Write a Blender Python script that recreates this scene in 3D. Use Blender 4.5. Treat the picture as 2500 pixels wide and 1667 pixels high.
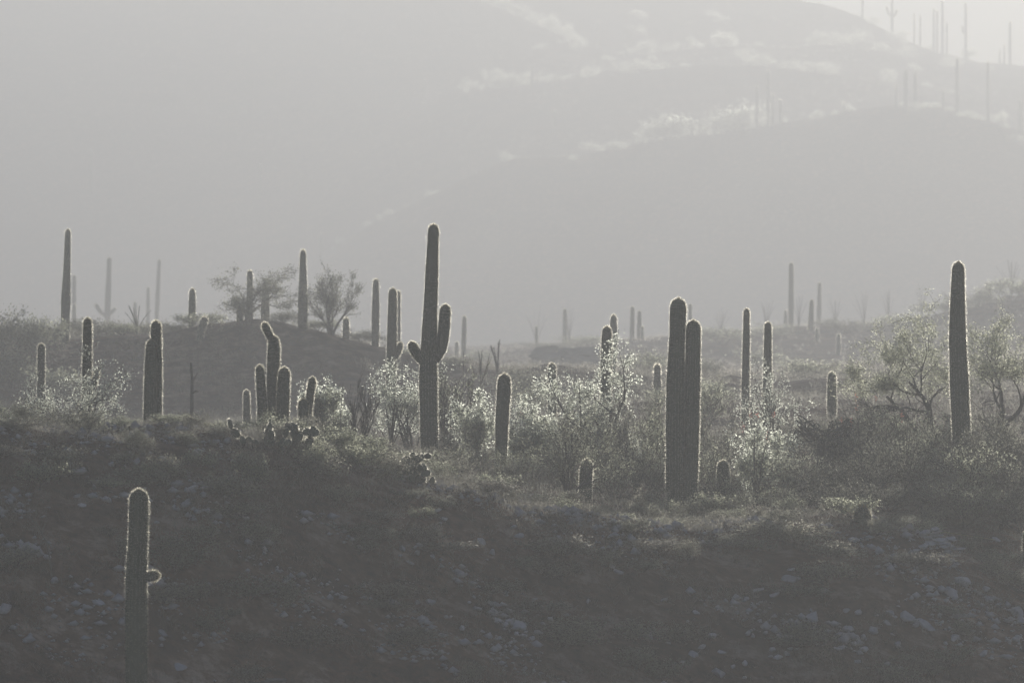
import bpy, math, random
import numpy as np
from mathutils import Vector

# ------------------------------------------------------------------ camera, sky, sun, exposure
scene = bpy.context.scene
for o in list(bpy.data.objects):
    bpy.data.objects.remove(o)
COL = scene.collection

LENS = 228.0
PX = 36.0 / LENS / 2500.0          # radians per pixel of the photograph
EYE = 900.0                        # row of the photograph that lies level with the lens

cam = bpy.data.cameras.new('camera')
cam.lens = LENS
cam.sensor_width = 36.0
cam.clip_start = 0.5
cam.clip_end = 12000.0
cam.dof.use_dof = True
cam.dof.focus_distance = 178.0
cam.dof.aperture_fstop = 2.8
cam_o = bpy.data.objects.new('camera', cam)
COL.objects.link(cam_o)
cam_o.location = (0, 0, 0)
cam_o.rotation_euler = (math.radians(90) + (EYE - 833.5) * PX, 0, 0)
scene.camera = cam_o

SUN_EL, SUN_AZ = math.radians(12.0), math.radians(11.0)
world = bpy.data.worlds.new('World')
scene.world = world
world.use_nodes = True
wt = world.node_tree
sky_node = wt.nodes.new('ShaderNodeTexSky')
sky_node.sky_type = 'NISHITA'
sky_node.sun_disc = False
sky_node.sun_elevation = SUN_EL
sky_node.sun_rotation = SUN_AZ
sky_node.air_density = 0.55
sky_node.dust_density = 0.2
sky_node.ozone_density = 1.6
wt.nodes['Background'].inputs[1].default_value = 0.15
wt.links.new(sky_node.outputs[0], wt.nodes['Background'].inputs[0])

sun = bpy.data.lights.new('sun', 'SUN')
sun.energy = 3.6
sun.angle = math.radians(0.53)
sun.color = (1.0, 0.95, 0.87)
sun_o = bpy.data.objects.new('sun', sun)
COL.objects.link(sun_o)
sd = Vector((math.sin(SUN_AZ) * math.cos(SUN_EL), math.cos(SUN_AZ) * math.cos(SUN_EL), math.sin(SUN_EL)))
sun_o.rotation_euler = (-sd).to_track_quat('-Z', 'Y').to_euler()
sun_o.location = sd * 3000

scene.view_settings.view_transform = 'Standard'
scene.view_settings.look = 'None'
scene.view_settings.exposure = -0.84
scene.view_settings.gamma = 1.0
scene.view_settings.use_curve_mapping = False
scene.cycles.use_denoising = True
scene.cycles.max_bounces = 5
scene.cycles.diffuse_bounces = 2
scene.cycles.glossy_bounces = 1
scene.cycles.transmission_bounces = 3
scene.cycles.volume_bounces = 1
scene.cycles.sample_clamp_indirect = 4.0
scene.cycles.use_fast_gi = False
scene.cycles.caustics_reflective = False
scene.cycles.caustics_refractive = False

HAZE_DENSITY = 0.00112
HAZE_G = 0.55

# ------------------------------------------------------------------ helpers
def hash2(ix, iy, seed):
    h = (ix * 374761393 + iy * 668265263 + seed * 974634777) & 0x7fffffff
    h = ((h ^ (h >> 13)) * 1274126177) & 0x7fffffff
    return ((h ^ (h >> 16)) & 0xffff) / 65535.0

def vnoise(x, y, seed=0):
    x = np.asarray(x, float); y = np.asarray(y, float)
    ix = np.floor(x).astype(np.int64); iy = np.floor(y).astype(np.int64)
    fx = x - ix; fy = y - iy
    fx = fx * fx * (3 - 2 * fx); fy = fy * fy * (3 - 2 * fy)
    a = hash2(ix, iy, seed); b = hash2(ix + 1, iy, seed)
    c = hash2(ix, iy + 1, seed); d = hash2(ix + 1, iy + 1, seed)
    return (a * (1 - fx) + b * fx) * (1 - fy) + (c * (1 - fx) + d * fx) * fy - 0.5

def fbm(x, y, octs=4, seed=0):
    s = 0; amp = 1.0
    for k in range(octs):
        s = s + vnoise(np.asarray(x) * 2 ** k, np.asarray(y) * 2 ** k, seed + 17 * k) * amp
        amp *= 0.5
    return s

def make_mesh(name, V, quads=None, tris=None, smooth=False):
    """mesh from numpy arrays; faces may be quads and triangles"""
    V = np.asarray(V, np.float32).reshape(-1, 3)
    me = bpy.data.meshes.new(name)
    me.vertices.add(len(V)); me.vertices.foreach_set('co', V.ravel())
    parts = []; starts = []; tot = 0
    for f, n in ((quads, 4), (tris, 3)):
        if f is not None and len(f):
            f = np.asarray(f, np.int32).reshape(-1, n)
            parts.append(f.ravel()); starts.append(tot + np.arange(len(f), dtype=np.int32) * n); tot += f.size
    loops = np.concatenate(parts); st = np.concatenate(starts)
    me.loops.add(len(loops)); me.loops.foreach_set('vertex_index', loops)
    me.polygons.add(len(st)); me.polygons.foreach_set('loop_start', st)
    me.update(calc_edges=True)
    if smooth:
        me.polygons.foreach_set('use_smooth', np.ones(len(st), bool))
    return me

def link(name, me, mat=None, parent=None, loc=(0, 0, 0), rot=(0, 0, 0), scale=(1, 1, 1)):
    o = bpy.data.objects.new(name, me)
    COL.objects.link(o)
    o.location = loc; o.rotation_euler = rot; o.scale = scale
    if parent is not None:
        o.parent = parent
    if mat is not None and me is not None and len(me.materials) == 0:
        me.materials.append(mat)
    return o

def thing(name, loc, label, cat, group=None, rotz=0.0):
    o = link(name, None, loc=loc, rot=(0, 0, rotz))
    o.empty_display_size = 0.3
    return tag(o, label, cat, group)

def tag(o, label=None, cat=None, group=None, kind=None):
    if label: o['label'] = label
    if cat: o['category'] = cat
    if group: o['group'] = group
    if kind: o['kind'] = kind
    return o

class Geo:
    """collects tubes and blades into one mesh"""
    def __init__(s):
        s.V = []; s.Q = []; s.T = []; s.n = 0
    def add(s, V, Q=None, T=None):
        V = np.asarray(V, float).reshape(-1, 3)
        if Q is not None and len(Q): s.Q.append(np.asarray(Q).reshape(-1, 4) + s.n)
        if T is not None and len(T): s.T.append(np.asarray(T).reshape(-1, 3) + s.n)
        s.V.append(V); s.n += len(V)
    def tube(s, pts, rad, k=4):
        pts = np.asarray(pts, float); m = len(pts)
        d = np.gradient(pts, axis=0)
        d /= np.linalg.norm(d, axis=1, keepdims=True) + 1e-9
        ref = np.array([0.31, 0.17, 0.0]) if abs(d[0][2]) > 0.8 else np.array([0, 0, 1.0])
        a = np.cross(d, ref); a /= np.linalg.norm(a, axis=1, keepdims=True) + 1e-9
        b = np.cross(d, a)
        t = np.arange(k) * 2 * math.pi / k
        rad = np.asarray(rad, float).reshape(-1, 1, 1)
        R = pts[:, None, :] + rad * (np.cos(t)[None, :, None] * a[:, None, :] + np.sin(t)[None, :, None] * b[:, None, :])
        i = np.arange(m - 1)[:, None] * k; j = np.arange(k)[None, :]; j2 = (j + 1) % k
        Q = np.stack([i + j, i + j2, i + k + j2, i + k + j], -1).reshape(-1, 4)
        s.add(R.reshape(-1, 3), Q)
    def mesh(s, name, smooth=False):
        return make_mesh(name, np.concatenate(s.V), np.concatenate(s.Q) if s.Q else None,
                         np.concatenate(s.T) if s.T else None, smooth)

def unit(v):
    return v / (np.linalg.norm(v, axis=-1, keepdims=True) + 1e-9)

def leaves(P, size, rng, aspect=0.45, up=0.0):
    """small pointed leaves at the points P; size is one number or an array"""
    n = len(P)
    d = unit(rng.normal(size=(n, 3)) + np.array([0, 0, up]))
    e = unit(np.cross(d, rng.normal(size=(n, 3))))
    L = (np.ones(n) * size * rng.uniform(0.6, 1.3, n))[:, None]
    W = L * aspect
    V = np.stack([P + e * W * 0.5, P + d * L, P - e * W * 0.5 + d * L * 0.15], 1)
    return V.reshape(-1, 3), np.arange(n * 3).reshape(-1, 3)

def blades(P, D, L, W, rng):
    """single thin triangles from P along D"""
    n = len(P)
    e = unit(np.cross(D, rng.normal(size=(n, 3)))) * (np.ones(n) * W)[:, None] * 0.5
    V = np.stack([P - e, P + e, P + D * (np.ones(n) * L)[:, None]], 1)
    return V.reshape(-1, 3), np.arange(n * 3).reshape(-1, 3)

# ------------------------------------------------------------------ materials
def node_mat(name):
    m = bpy.data.materials.new(name); m.use_nodes = True
    nt = m.node_tree
    for n in list(nt.nodes): nt.nodes.remove(n)
    out = nt.nodes.new('ShaderNodeOutputMaterial')
    return m, nt, out

def noise_ramp(nt, scale, cols, detail=5, coord='Object', rough=0.6):
    tc = nt.nodes.new('ShaderNodeTexCoord')
    nz = nt.nodes.new('ShaderNodeTexNoise')
    nz.inputs['Scale'].default_value = scale
    nz.inputs['Detail'].default_value = detail
    nz.inputs['Roughness'].default_value = rough
    nt.links.new(tc.outputs[coord], nz.inputs['Vector'])
    r = nt.nodes.new('ShaderNodeValToRGB')
    els = r.color_ramp.elements
    while len(els) < len(cols): els.new(0.5)
    for e, (p, c) in zip(els, cols):
        e.position = p; e.color = (*c, 1)
    nt.links.new(nz.outputs['Fac'], r.inputs[0])
    return r, nz, tc

def matte(name, scale, cols, rough=0.9, bump=0.0, spec=0.2, coord='Object', vary=0.0):
    m, nt, out = node_mat(name)
    r, nz, tc = noise_ramp(nt, scale, cols, coord=coord)
    b = nt.nodes.new('ShaderNodeBsdfPrincipled')
    b.inputs['Roughness'].default_value = rough
    b.inputs['Specular IOR Level'].default_value = spec
    src = r.outputs[0]
    if vary:
        src = vary_obj(nt, src, vary)
    nt.links.new(src, b.inputs['Base Color'])
    if bump:
        bp = nt.nodes.new('ShaderNodeBump'); bp.inputs['Strength'].default_value = 0.6
        bp.inputs['Distance'].default_value = bump
        nt.links.new(nz.outputs['Fac'], bp.inputs['Height'])
        nt.links.new(bp.outputs[0], b.inputs['Normal'])
    nt.links.new(b.outputs[0], out.inputs[0])
    return m

def vary_obj(nt, src, amount):
    oi = nt.nodes.new('ShaderNodeObjectInfo')
    mr = nt.nodes.new('ShaderNodeMapRange')
    mr.inputs['To Min'].default_value = 1 - amount; mr.inputs['To Max'].default_value = 1 + amount
    nt.links.new(oi.outputs['Random'], mr.inputs[0])
    hs = nt.nodes.new('ShaderNodeHueSaturation')
    nt.links.new(mr.outputs[0], hs.inputs['Value'])
    nt.links.new(src, hs.inputs['Color'])
    return hs.outputs[0]

def leafy(name, cols, trans, tcol, scale=3.0, rough=0.4, spec=0.4, vary=0.15, fwd=0.2, frough=0.88):
    """thin leaf, spine or blade: a reflecting face that also lets light through"""
    m, nt, out = node_mat(name)
    r, nz, tc = noise_ramp(nt, scale, cols)
    b = nt.nodes.new('ShaderNodeBsdfPrincipled')
    b.inputs['Roughness'].default_value = rough
    b.inputs['Specular IOR Level'].default_value = spec
    nt.links.new(vary_obj(nt, r.outputs[0], vary), b.inputs['Base Color'])
    t = nt.nodes.new('ShaderNodeBsdfTranslucent')
    t.inputs['Color'].default_value = (*tcol, 1)
    mx = nt.nodes.new('ShaderNodeMixShader'); mx.inputs[0].default_value = trans
    nt.links.new(b.outputs[0], mx.inputs[1]); nt.links.new(t.outputs[0], mx.inputs[2])
    # thin waxy or woody tissue scatters much of the light onward, near its old direction
    f = nt.nodes.new('ShaderNodeBsdfRefraction')
    f.inputs['Color'].default_value = (*[min(1.0, 0.35 + 0.75 * c) for c in tcol], 1)
    f.inputs['Roughness'].default_value = frough; f.inputs['IOR'].default_value = 1.45
    m2 = nt.nodes.new('ShaderNodeMixShader'); m2.inputs[0].default_value = fwd
    nt.links.new(mx.outputs[0], m2.inputs[1]); nt.links.new(f.outputs[0], m2.inputs[2])
    nt.links.new(m2.outputs[0], out.inputs[0])
    return m

M = {}
M['skin'] = matte('saguaro_skin', 2.5, [(0.3, (0.035, 0.055, 0.026)), (0.7, (0.065, 0.092, 0.042))], 0.75, spec=0.15, vary=0.12)
M['spine'] = leafy('cactus_spine', [(0.3, (0.05, 0.055, 0.035)), (0.7, (0.09, 0.09, 0.06))], 0.2, (0.85, 0.8, 0.62), rough=0.5, spec=0.2, fwd=0.95, frough=0.7)
M['bark'] = matte('shrub_bark', 4, [(0.3, (0.035, 0.027, 0.022)), (0.7, (0.09, 0.07, 0.055))], 0.95)
M['palebark'] = matte('green_bark', 4, [(0.3, (0.05, 0.055, 0.03)), (0.7, (0.10, 0.10, 0.06))], 0.9)
M['leaf_bright'] = leafy('silvery_leaf', [(0.3, (0.10, 0.13, 0.07)), (0.7, (0.2, 0.24, 0.14))], 0.6, (0.72, 0.76, 0.60), rough=0.3, spec=0.6, fwd=0.68)
M['leaf_olive'] = leafy('olive_leaf', [(0.3, (0.06, 0.075, 0.035)), (0.7, (0.12, 0.13, 0.07))], 0.55, (0.52, 0.54, 0.32), rough=0.35, spec=0.5, fwd=0.33)
M['leaf_dark'] = leafy('dark_leaf', [(0.3, (0.065, 0.065, 0.03)), (0.7, (0.14, 0.125, 0.065))], 0.45, (0.30, 0.30, 0.18), fwd=0.25)
M['leaf_sage'] = leafy('sage_leaf', [(0.3, (0.14, 0.125, 0.07)), (0.7, (0.26, 0.225, 0.13))], 0.4, (0.40, 0.37, 0.24), fwd=0.25)
M['straw'] = leafy('dry_straw', [(0.3, (0.16, 0.13, 0.09)), (0.7, (0.30, 0.26, 0.19))], 0.5, (0.58, 0.51, 0.40), scale=0.4, fwd=0.3)
M['brush'] = leafy('low_brush', [(0.3, (0.075, 0.045, 0.022)), (0.7, (0.22, 0.135, 0.07))], 0.45, (0.36, 0.33, 0.24), scale=0.35, fwd=0.22)
M['pad'] = matte('prickly_pear_pad', 3, [(0.3, (0.05, 0.07, 0.035)), (0.7, (0.09, 0.11, 0.06))], 0.6, spec=0.3, vary=0.2)
M['cholla'] = matte('cholla_stem', 5, [(0.3, (0.04, 0.04, 0.03)), (0.7, (0.09, 0.08, 0.055))], 0.9)
M['dead'] = matte('dead_wood', 6, [(0.3, (0.12, 0.09, 0.065)), (0.7, (0.24, 0.19, 0.14))], 0.95)
M['flower'] = leafy('red_flower', [(0.3, (0.5, 0.06, 0.03)), (0.7, (0.6, 0.12, 0.05))], 0.5, (0.7, 0.14, 0.06))
M['drystalk'] = leafy('yellow_stalk', [(0.3, (0.5, 0.42, 0.2)), (0.7, (0.6, 0.5, 0.28))], 0.4, (0.7, 0.6, 0.3))
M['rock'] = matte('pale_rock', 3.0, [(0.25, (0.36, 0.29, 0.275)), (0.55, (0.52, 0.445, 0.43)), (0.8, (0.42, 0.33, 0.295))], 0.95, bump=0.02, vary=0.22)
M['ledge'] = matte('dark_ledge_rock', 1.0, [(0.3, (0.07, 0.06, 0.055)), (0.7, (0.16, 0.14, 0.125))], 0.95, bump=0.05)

def ground_mat():
    m, nt, out = node_mat('desert_soil')
    r1, n1, tc = noise_ramp(nt, 0.9, [(0.40, (0.05, 0.024, 0.013)), (0.53, (0.16, 0.083, 0.046)), (0.64, (0.38, 0.27, 0.20))], detail=8, rough=0.7)
    r2, n2, _ = noise_ramp(nt, 0.11, [(0.4, (0.65, 0.62, 0.60)), (0.65, (1.15, 1.08, 1.02))], detail=3)
    mx = nt.nodes.new('ShaderNodeMix'); mx.data_type = 'RGBA'; mx.blend_type = 'MULTIPLY'
    mx.inputs['Factor'].default_value = 1.0
    nt.links.new(r1.outputs[0], mx.inputs['A']); nt.links.new(r2.outputs[0], mx.inputs['B'])
    b = nt.nodes.new('ShaderNodeBsdfPrincipled')
    b.inputs['Roughness'].default_value = 1.0; b.inputs['Specular IOR Level'].default_value = 0.1
    nt.links.new(mx.outputs['Result'], b.inputs['Base Color'])
    bp = nt.nodes.new('ShaderNodeBump'); bp.inputs['Distance'].default_value = 0.25; bp.inputs['Strength'].default_value = 0.7
    nt.links.new(n1.outputs['Fac'], bp.inputs['Height']); nt.links.new(bp.outputs[0], b.inputs['Normal'])
    nt.links.new(b.outputs[0], out.inputs[0])
    return m
M['soil'] = ground_mat()

# ------------------------------------------------------------------ terrain
def deep(d):
    """stretches the middle distance: the mound, the rise and the hills lie farther off than first paced out"""
    return float(np.interp(d, [0, 250, 289, 303, 325, 430, 470, 620, 640, 1150, 1400, 1950, 2550, 5000],
                           [0, 250, 312, 328, 352, 590, 660, 880, 900, 1380, 1650, 2230, 2900, 5400]))
# each row: list of (photo column, photo row, distance); heights follow from row and distance
def row(pts, y0, y1=None):
    """pts: (px, py) ; distance runs from y0 at column 0 to y1 at column 2500"""
    y1 = y0 if y1 is None else y1
    y0, y1 = deep(y0), deep(y1)
    return [(a, b, y0 + (y1 - y0) * min(max(a, 0), 2500) / 2500.0) for a, b in pts]

ROWS = [
    row([(0, 1980), (2500, 1980)], 137, 152),
    row([(0, 1690), (800, 1700), (1300, 1720), (1700, 1710), (2100, 1700), (2500, 1700)], 146, 162.5),
    row([(0, 1340), (250, 1320), (600, 1345), (900, 1400), (1300, 1460), (1700, 1480), (2100, 1465), (2300, 1480), (2500, 1530)], 152.2, 167.5),
    row([(-300, 1040), (0, 1055), (250, 1055), (480, 1052), (600, 1068), (800, 1105), (900, 1140), (1060, 1200), (1250, 1245),
         (1400, 1278), (1650, 1300), (1900, 1292), (2100, 1287), (2250, 1312), (2400, 1360), (2500, 1400), (2800, 1450)], 158, 172),
    row([(0, 1062), (250, 1060), (480, 1058), (600, 1070), (800, 1100), (1060, 1180), (1300, 1235), (1650, 1290), (2100, 1270), (2400, 1300), (2500, 1320)], 163, 176),
    row([(0, 1085), (400, 1080), (670, 1080), (900, 1115), (1060, 1148), (1300, 1200), (1500, 1240), (1670, 1275), (1900, 1255), (2150, 1205), (2340, 1185), (2500, 1200)], 182, 185),
    row([(0, 1090), (600, 1085), (1060, 1115), (1500, 1150), (1800, 1125), (2340, 1095), (2500, 1095)], 206),
    row([(0, 1075), (800, 1060), (1200, 1035), (1700, 1015), (2300, 1000), (2500, 985)], 250),
    row([(0, 1035), (500, 1030), (900, 1020), (1150, 1000), (1300, 975), (1500, 975), (1900, 975), (2500, 945)], 289),
    row([(-300, 810), (0, 805), (150, 838), (300, 812), (430, 802), (540, 790), (620, 780), (750, 795), (850, 822), (960, 855), (1080, 885),
         (1200, 895), (1300, 890), (1500, 905), (1700, 925), (1900, 940), (2200, 925), (2500, 900)], 303),
    row([(0, 812), (600, 805), (1200, 905), (1900, 930), (2500, 895)], 325),
    row([(0, 880), (1200, 900), (1500, 890), (1900, 895), (2500, 860)], 430),
    row([(0, 845), (600, 850), (1000, 882), (1250, 862), (1500, 835), (1800, 810), (1950, 800), (2150, 795), (2300, 765), (2430, 728), (2500, 718), (2800, 690)], 470),
    row([(0, 800), (265, 798), (600, 806), (1100, 850), (1500, 832), (1900, 802), (2200, 792), (2500, 762)], 620),
    row([(0, 850), (2500, 850)], 1150),
    row([(0, 885), (800, 890), (2500, 900)], 1275),
    row([(-300, 890), (0, 860), (400, 800), (700, 690), (800, 615), (900, 545), (1050, 472), (1180, 416), (1250, 388), (1400, 390), (1550, 357), (1700, 337),
         (1900, 302), (2050, 287), (2200, 259), (2300, 259), (2400, 291), (2500, 332), (2800, 420)], 1400),
    row([(0, 870), (700, 730), (900, 590), (1050, 500), (1250, 402), (1700, 347), (2250, 272), (2500, 345), (2800, 430)], 1490),
    row([(-300, 300), (0, 310), (700, 285), (1000, 240), (1200, 206), (1330, 196), (1600, 165), (1850, 165), (2100, 190), (2300, 220), (2500, 280), (2800, 360)], 1630),
    row([(-300, 240), (0, 250), (700, 250), (1000, 236), (1200, 212), (1330, 203), (1600, 173), (1850, 174), (2100, 197), (2300, 226), (2500, 286), (2800, 366)], 1665),
    row([(-300, -60), (0, -50), (700, -60), (1000, -30), (1170, 2), (1300, 57), (1420, 112), (1520, 142), (1850, 112), (2100, 112), (2300, 162), (2500, 202), (2800, 260)], 1790),
    row([(-300, -50), (0, -45), (700, -50), (1000, -22), (1170, 10), (1300, 65), (1420, 120), (1520, 148), (1850, 116), (2100, 116), (2300, 165), (2500, 205), (2800, 264)], 1825),
    row([(-300, -110), (0, -110), (1000, -100), (1500, -75), (1850, -22), (1950, 0), (2030, 20), (2130, 57), (2260, 120), (2400, 156), (2500, 166), (2800, 225)], 1950),
    row([(0, 0), (1500, 100), (2500, 320)], 2100),
    row([(0, 860), (2500, 860)], 2550),
]
U_N = 521
U = np.linspace(-0.16, 0.16, U_N)                         # x / y
Y = np.concatenate([np.arange(60, 136, 4.0), np.arange(136, 176, 0.5), np.arange(176, 215, 1.0), np.arange(215, 375, 1.5),
                    np.arange(375, 900, 6.0), np.arange(900, 1480, 15.0), np.arange(1480, 2290, 5.0), np.arange(2290, 2960, 20.0)])
def build_base():
    Z = np.zeros((U_N, len(Y)))
    colpx = 1250 + U / PX
    ry = []; rz = []
    ry.append(np.full(U_N, 60.0)); rz.append(np.full(U_N, -27.0))
    ry.append(np.full(U_N, 108.0)); rz.append(np.full(U_N, -22.0))
    for R in ROWS:
        a = np.array(R)
        py = np.interp(colpx, a[:, 0], a[:, 1]); yy = np.interp(colpx, a[:, 0], a[:, 2])
        ry.append(yy); rz.append((EYE - py) * PX * yy)
    ry = np.array(ry); rz = np.array(rz)
    for i in range(U_N):
        Z[i] = np.interp(Y, ry[:, i], rz[:, i])
    # soften the folds: a few passes along the distance and across
    for _ in range(2):
        Z[:, 1:-1] = 0.25 * Z[:, :-2] + 0.5 * Z[:, 1:-1] + 0.25 * Z[:, 2:]
    for _ in range(6):
        Z[1:-1] = 0.25 * Z[:-2] + 0.5 * Z[1:-1] + 0.25 * Z[2:]
    return Z
ZB = build_base()

def relief(x, y):
    n = 0.42 * fbm(x * 0.33, y * 0.33, 4, 3) + 0.10 * fbm(x * 1.6, y * 1.6, 3, 8)
    far = np.clip((y - 900) / 400, 0, 1)
    n = n * (1 - far * 0.5) + far * (2.4 * fbm(x * 0.035, y * 0.035, 5, 11))
    near = np.clip((y - 90) / 40, 0, 1)
    return n * near

def height(x, y):
    x = np.atleast_1d(np.asarray(x, float)); y = np.atleast_1d(np.asarray(y, float))
    yc = np.clip(y, 60, Y[-1] - 1e-3)
    u = np.clip(x / np.maximum(yc, 1), U[0], U[-1] - 1e-9)
    fi = (u - U[0]) / (U[1] - U[0]); i = np.minimum(fi.astype(int), U_N - 2); fi = fi - i
    j = np.clip(np.searchsorted(Y, yc, 'right') - 1, 0, len(Y) - 2); fj = (yc - Y[j]) / (Y[j + 1] - Y[j])
    z = (ZB[i, j] * (1 - fi) + ZB[i + 1, j] * fi) * (1 - fj) + (ZB[i, j + 1] * (1 - fi) + ZB[i + 1, j + 1] * fi) * fj
    t = np.clip((y - 4) / 56, 0, 1)
    z = np.where(y < 60, -1.75 + (z + 1.75) * (t * t * (3 - 2 * t)), z)
    return z + relief(x, y)

def h1(x, y):
    return float(height(x, y)[0])

def at(px, dist):
    """ground point under a column of the photograph at a distance"""
    x = (px - 1250) * PX * dist
    return np.array([x, dist, h1(x, dist)])

def row_z(py, dist):
    return (EYE - py) * PX * dist

def build_terrain():
    ys = np.concatenate([np.arange(-60, 60, 5.0), Y])
    us = np.concatenate([np.linspace(-0.45, -0.105, 14)[:-1], np.linspace(-0.105, 0.105, 260), np.linspace(0.105, 0.45, 14)[1:]])
    YY, UU = np.meshgrid(ys, us)
    XX = UU * np.maximum(YY, 130)
    ZZ = height(XX.ravel(), YY.ravel())
    V = np.stack([XX.ravel(), YY.ravel(), ZZ], 1)
    nu, ny = len(us), len(ys)
    i = np.arange(nu - 1)[:, None] * ny; j = np.arange(ny - 1)[None, :]
    Q = np.stack([i + j, i + ny + j, i + ny + j + 1, i + j + 1], -1).reshape(-1, 4)
    me = make_mesh('ground', V, Q, smooth=True)
    o = link('ground', me, M['soil'])
    tag(o, 'rocky brown desert ground of folded slopes', kind='structure')
build_terrain()

def build_haze():
    x0, x1, y0, y1, z0, z1 = -1500, 1500, -70, 3700, float(ZB.min()) - 3.5, 152.0
    V = [(x, y, z) for x in (x0, x1) for y in (y0, y1) for z in (z0, z1)]
    Q = [(0, 1, 3, 2), (4, 6, 7, 5), (0, 4, 5, 1), (2, 3, 7, 6), (0, 2, 6, 4), (1, 5, 7, 3)]
    me = make_mesh('haze', V, Q)
    m, nt, out = node_mat('dusty_air')
    v = nt.nodes.new('ShaderNodeVolumePrincipled')
    v.inputs['Color'].default_value = (0.95, 0.95, 0.94, 1)
    v.inputs['Density'].default_value = HAZE_DENSITY
    v.inputs['Anisotropy'].default_value = HAZE_G
    nt.links.new(v.outputs[0], out.inputs['Volume'])
    o = link('haze', me, m)
    tag(o, 'pale backlit dust haze filling the valley', kind='stuff')
build_haze()

# ------------------------------------------------------------------ saguaros
def stem_rings(path, radii, dome=True):
    """resample a stem's centre line; returns ring centres and radii with a domed tip"""
    path = np.asarray(path, float); radii = np.asarray(radii, float)
    seg = np.r_[0, np.cumsum(np.linalg.norm(np.diff(path, axis=0), axis=1))]
    return path, radii, seg

def stem(geo, spn, path, radii, ribs, dl, rng, spine_len, spine_w, per, sp_step, k=2):
    """one ribbed stem with a domed tip, and the spines along its ribs"""
    path = np.asarray(path, float); radii = np.asarray(radii, float)
    s = np.r_[0, np.cumsum(np.linalg.norm(np.diff(path, axis=0), axis=1))]
    L = s[-1]; rt = radii[-1]
    n = max(5, int((L - rt) / dl))
    t = np.r_[np.linspace(0, L - rt, n), L - rt + rt * np.sin(np.linspace(0.25, 1.0, 6) * math.pi / 2)]
    C = np.stack([np.interp(t, s, path[:, a]) for a in range(3)], 1)
    # round off corners of the centre line
    for _ in range(3):
        C[1:-1] = 0.25 * C[:-2] + 0.5 * C[1:-1] + 0.25 * C[2:]
    R = np.interp(t, s, radii)
    ph = rng.uniform(0, 50)
    R = R * (1 + 0.09 * fbm(t * 1.3 + ph, t * 0 + ph, 3, 5))
    dome = np.clip((t - (L - rt)) / rt, 0, 1)
    R = R * np.sqrt(np.clip(1 - dome ** 2, 0.0, 1)) + 0.0015
    d = unit(np.gradient(C, axis=0))
    ref = np.array([1.0, 0, 0]) if abs(d[:, 0]).mean() < 0.8 else np.array([0, 1.0, 0])
    a = unit(np.cross(d, ref)); b = np.cross(d, a)
    nv = ribs * k
    th = np.arange(nv) * 2 * math.pi / nv
    mod = np.where(np.arange(nv) % k == 0, 1.0, 0.80) if k > 1 else np.ones(nv)
    dirs = np.cos(th)[None, :, None] * a[:, None, :] + np.sin(th)[None, :, None] * b[:, None, :]
    P = C[:, None, :] + R[:, None, None] * mod[None, :, None] * dirs
    m = len(t)
    i = np.arange(m - 1)[:, None] * nv; j = np.arange(nv)[None, :]; j2 = (j + 1) % nv
    Q = np.stack([i + j, i + j2, i + nv + j2, i + nv + j], -1).reshape(-1, 4)
    V = np.concatenate([P.reshape(-1, 3), C[-1:] + d[-1:] * 0.002])
    top = (m - 1) * nv + np.arange(nv)
    T = np.stack([top, np.roll(top, -1), np.full(nv, m * nv)], 1)
    geo.add(V, Q, T)
    # spines
    if spn is not None:
        ts = np.arange(0.15, L, sp_step)
        # more rows over the dome
        ts = np.r_[ts, L - rt + rt * np.sin(np.linspace(0, 1, 9) * math.pi / 2)]
        Cs = np.stack([np.interp(ts, t, C[:, q]) for q in range(3)], 1)
        Rs = np.interp(ts, t, R); ds = unit(np.stack([np.interp(ts, t, d[:, q]) for q in range(3)], 1))
        dm = np.clip((ts - (L - rt)) / rt, 0, 1)
        as_ = unit(np.cross(ds, ref)); bs = np.cross(ds, as_)
        thr = np.arange(ribs) * 2 * math.pi / ribs
        out = np.cos(thr)[None, :, None] * as_[:, None, :] + np.sin(thr)[None, :, None] * bs[:, None, :]
        pos = Cs[:, None, :] + Rs[:, None, None] * out
        nrm = unit(out * np.sqrt(np.clip(1 - dm ** 2, 0, 1))[:, None, None] + ds[:, None, :] * dm[:, None, None])
        pos = np.repeat(pos.reshape(-1, 3), per, 0); nrm = np.repeat(nrm.reshape(-1, 3), per, 0)
        pos = pos + rng.normal(size=pos.shape) * sp_step * 0.25
        D = unit(nrm + rng.normal(size=nrm.shape) * 0.55)
        keep = rng.random(len(pos)) < 0.92
        Ls = spine_len * rng.uniform(0.5, 1.25, len(pos))
        Vb, Tb = blades(pos[keep], D[keep], Ls[keep], spine_w, rng)
        spn.add(Vb, None, Tb)
    return C, R

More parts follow.
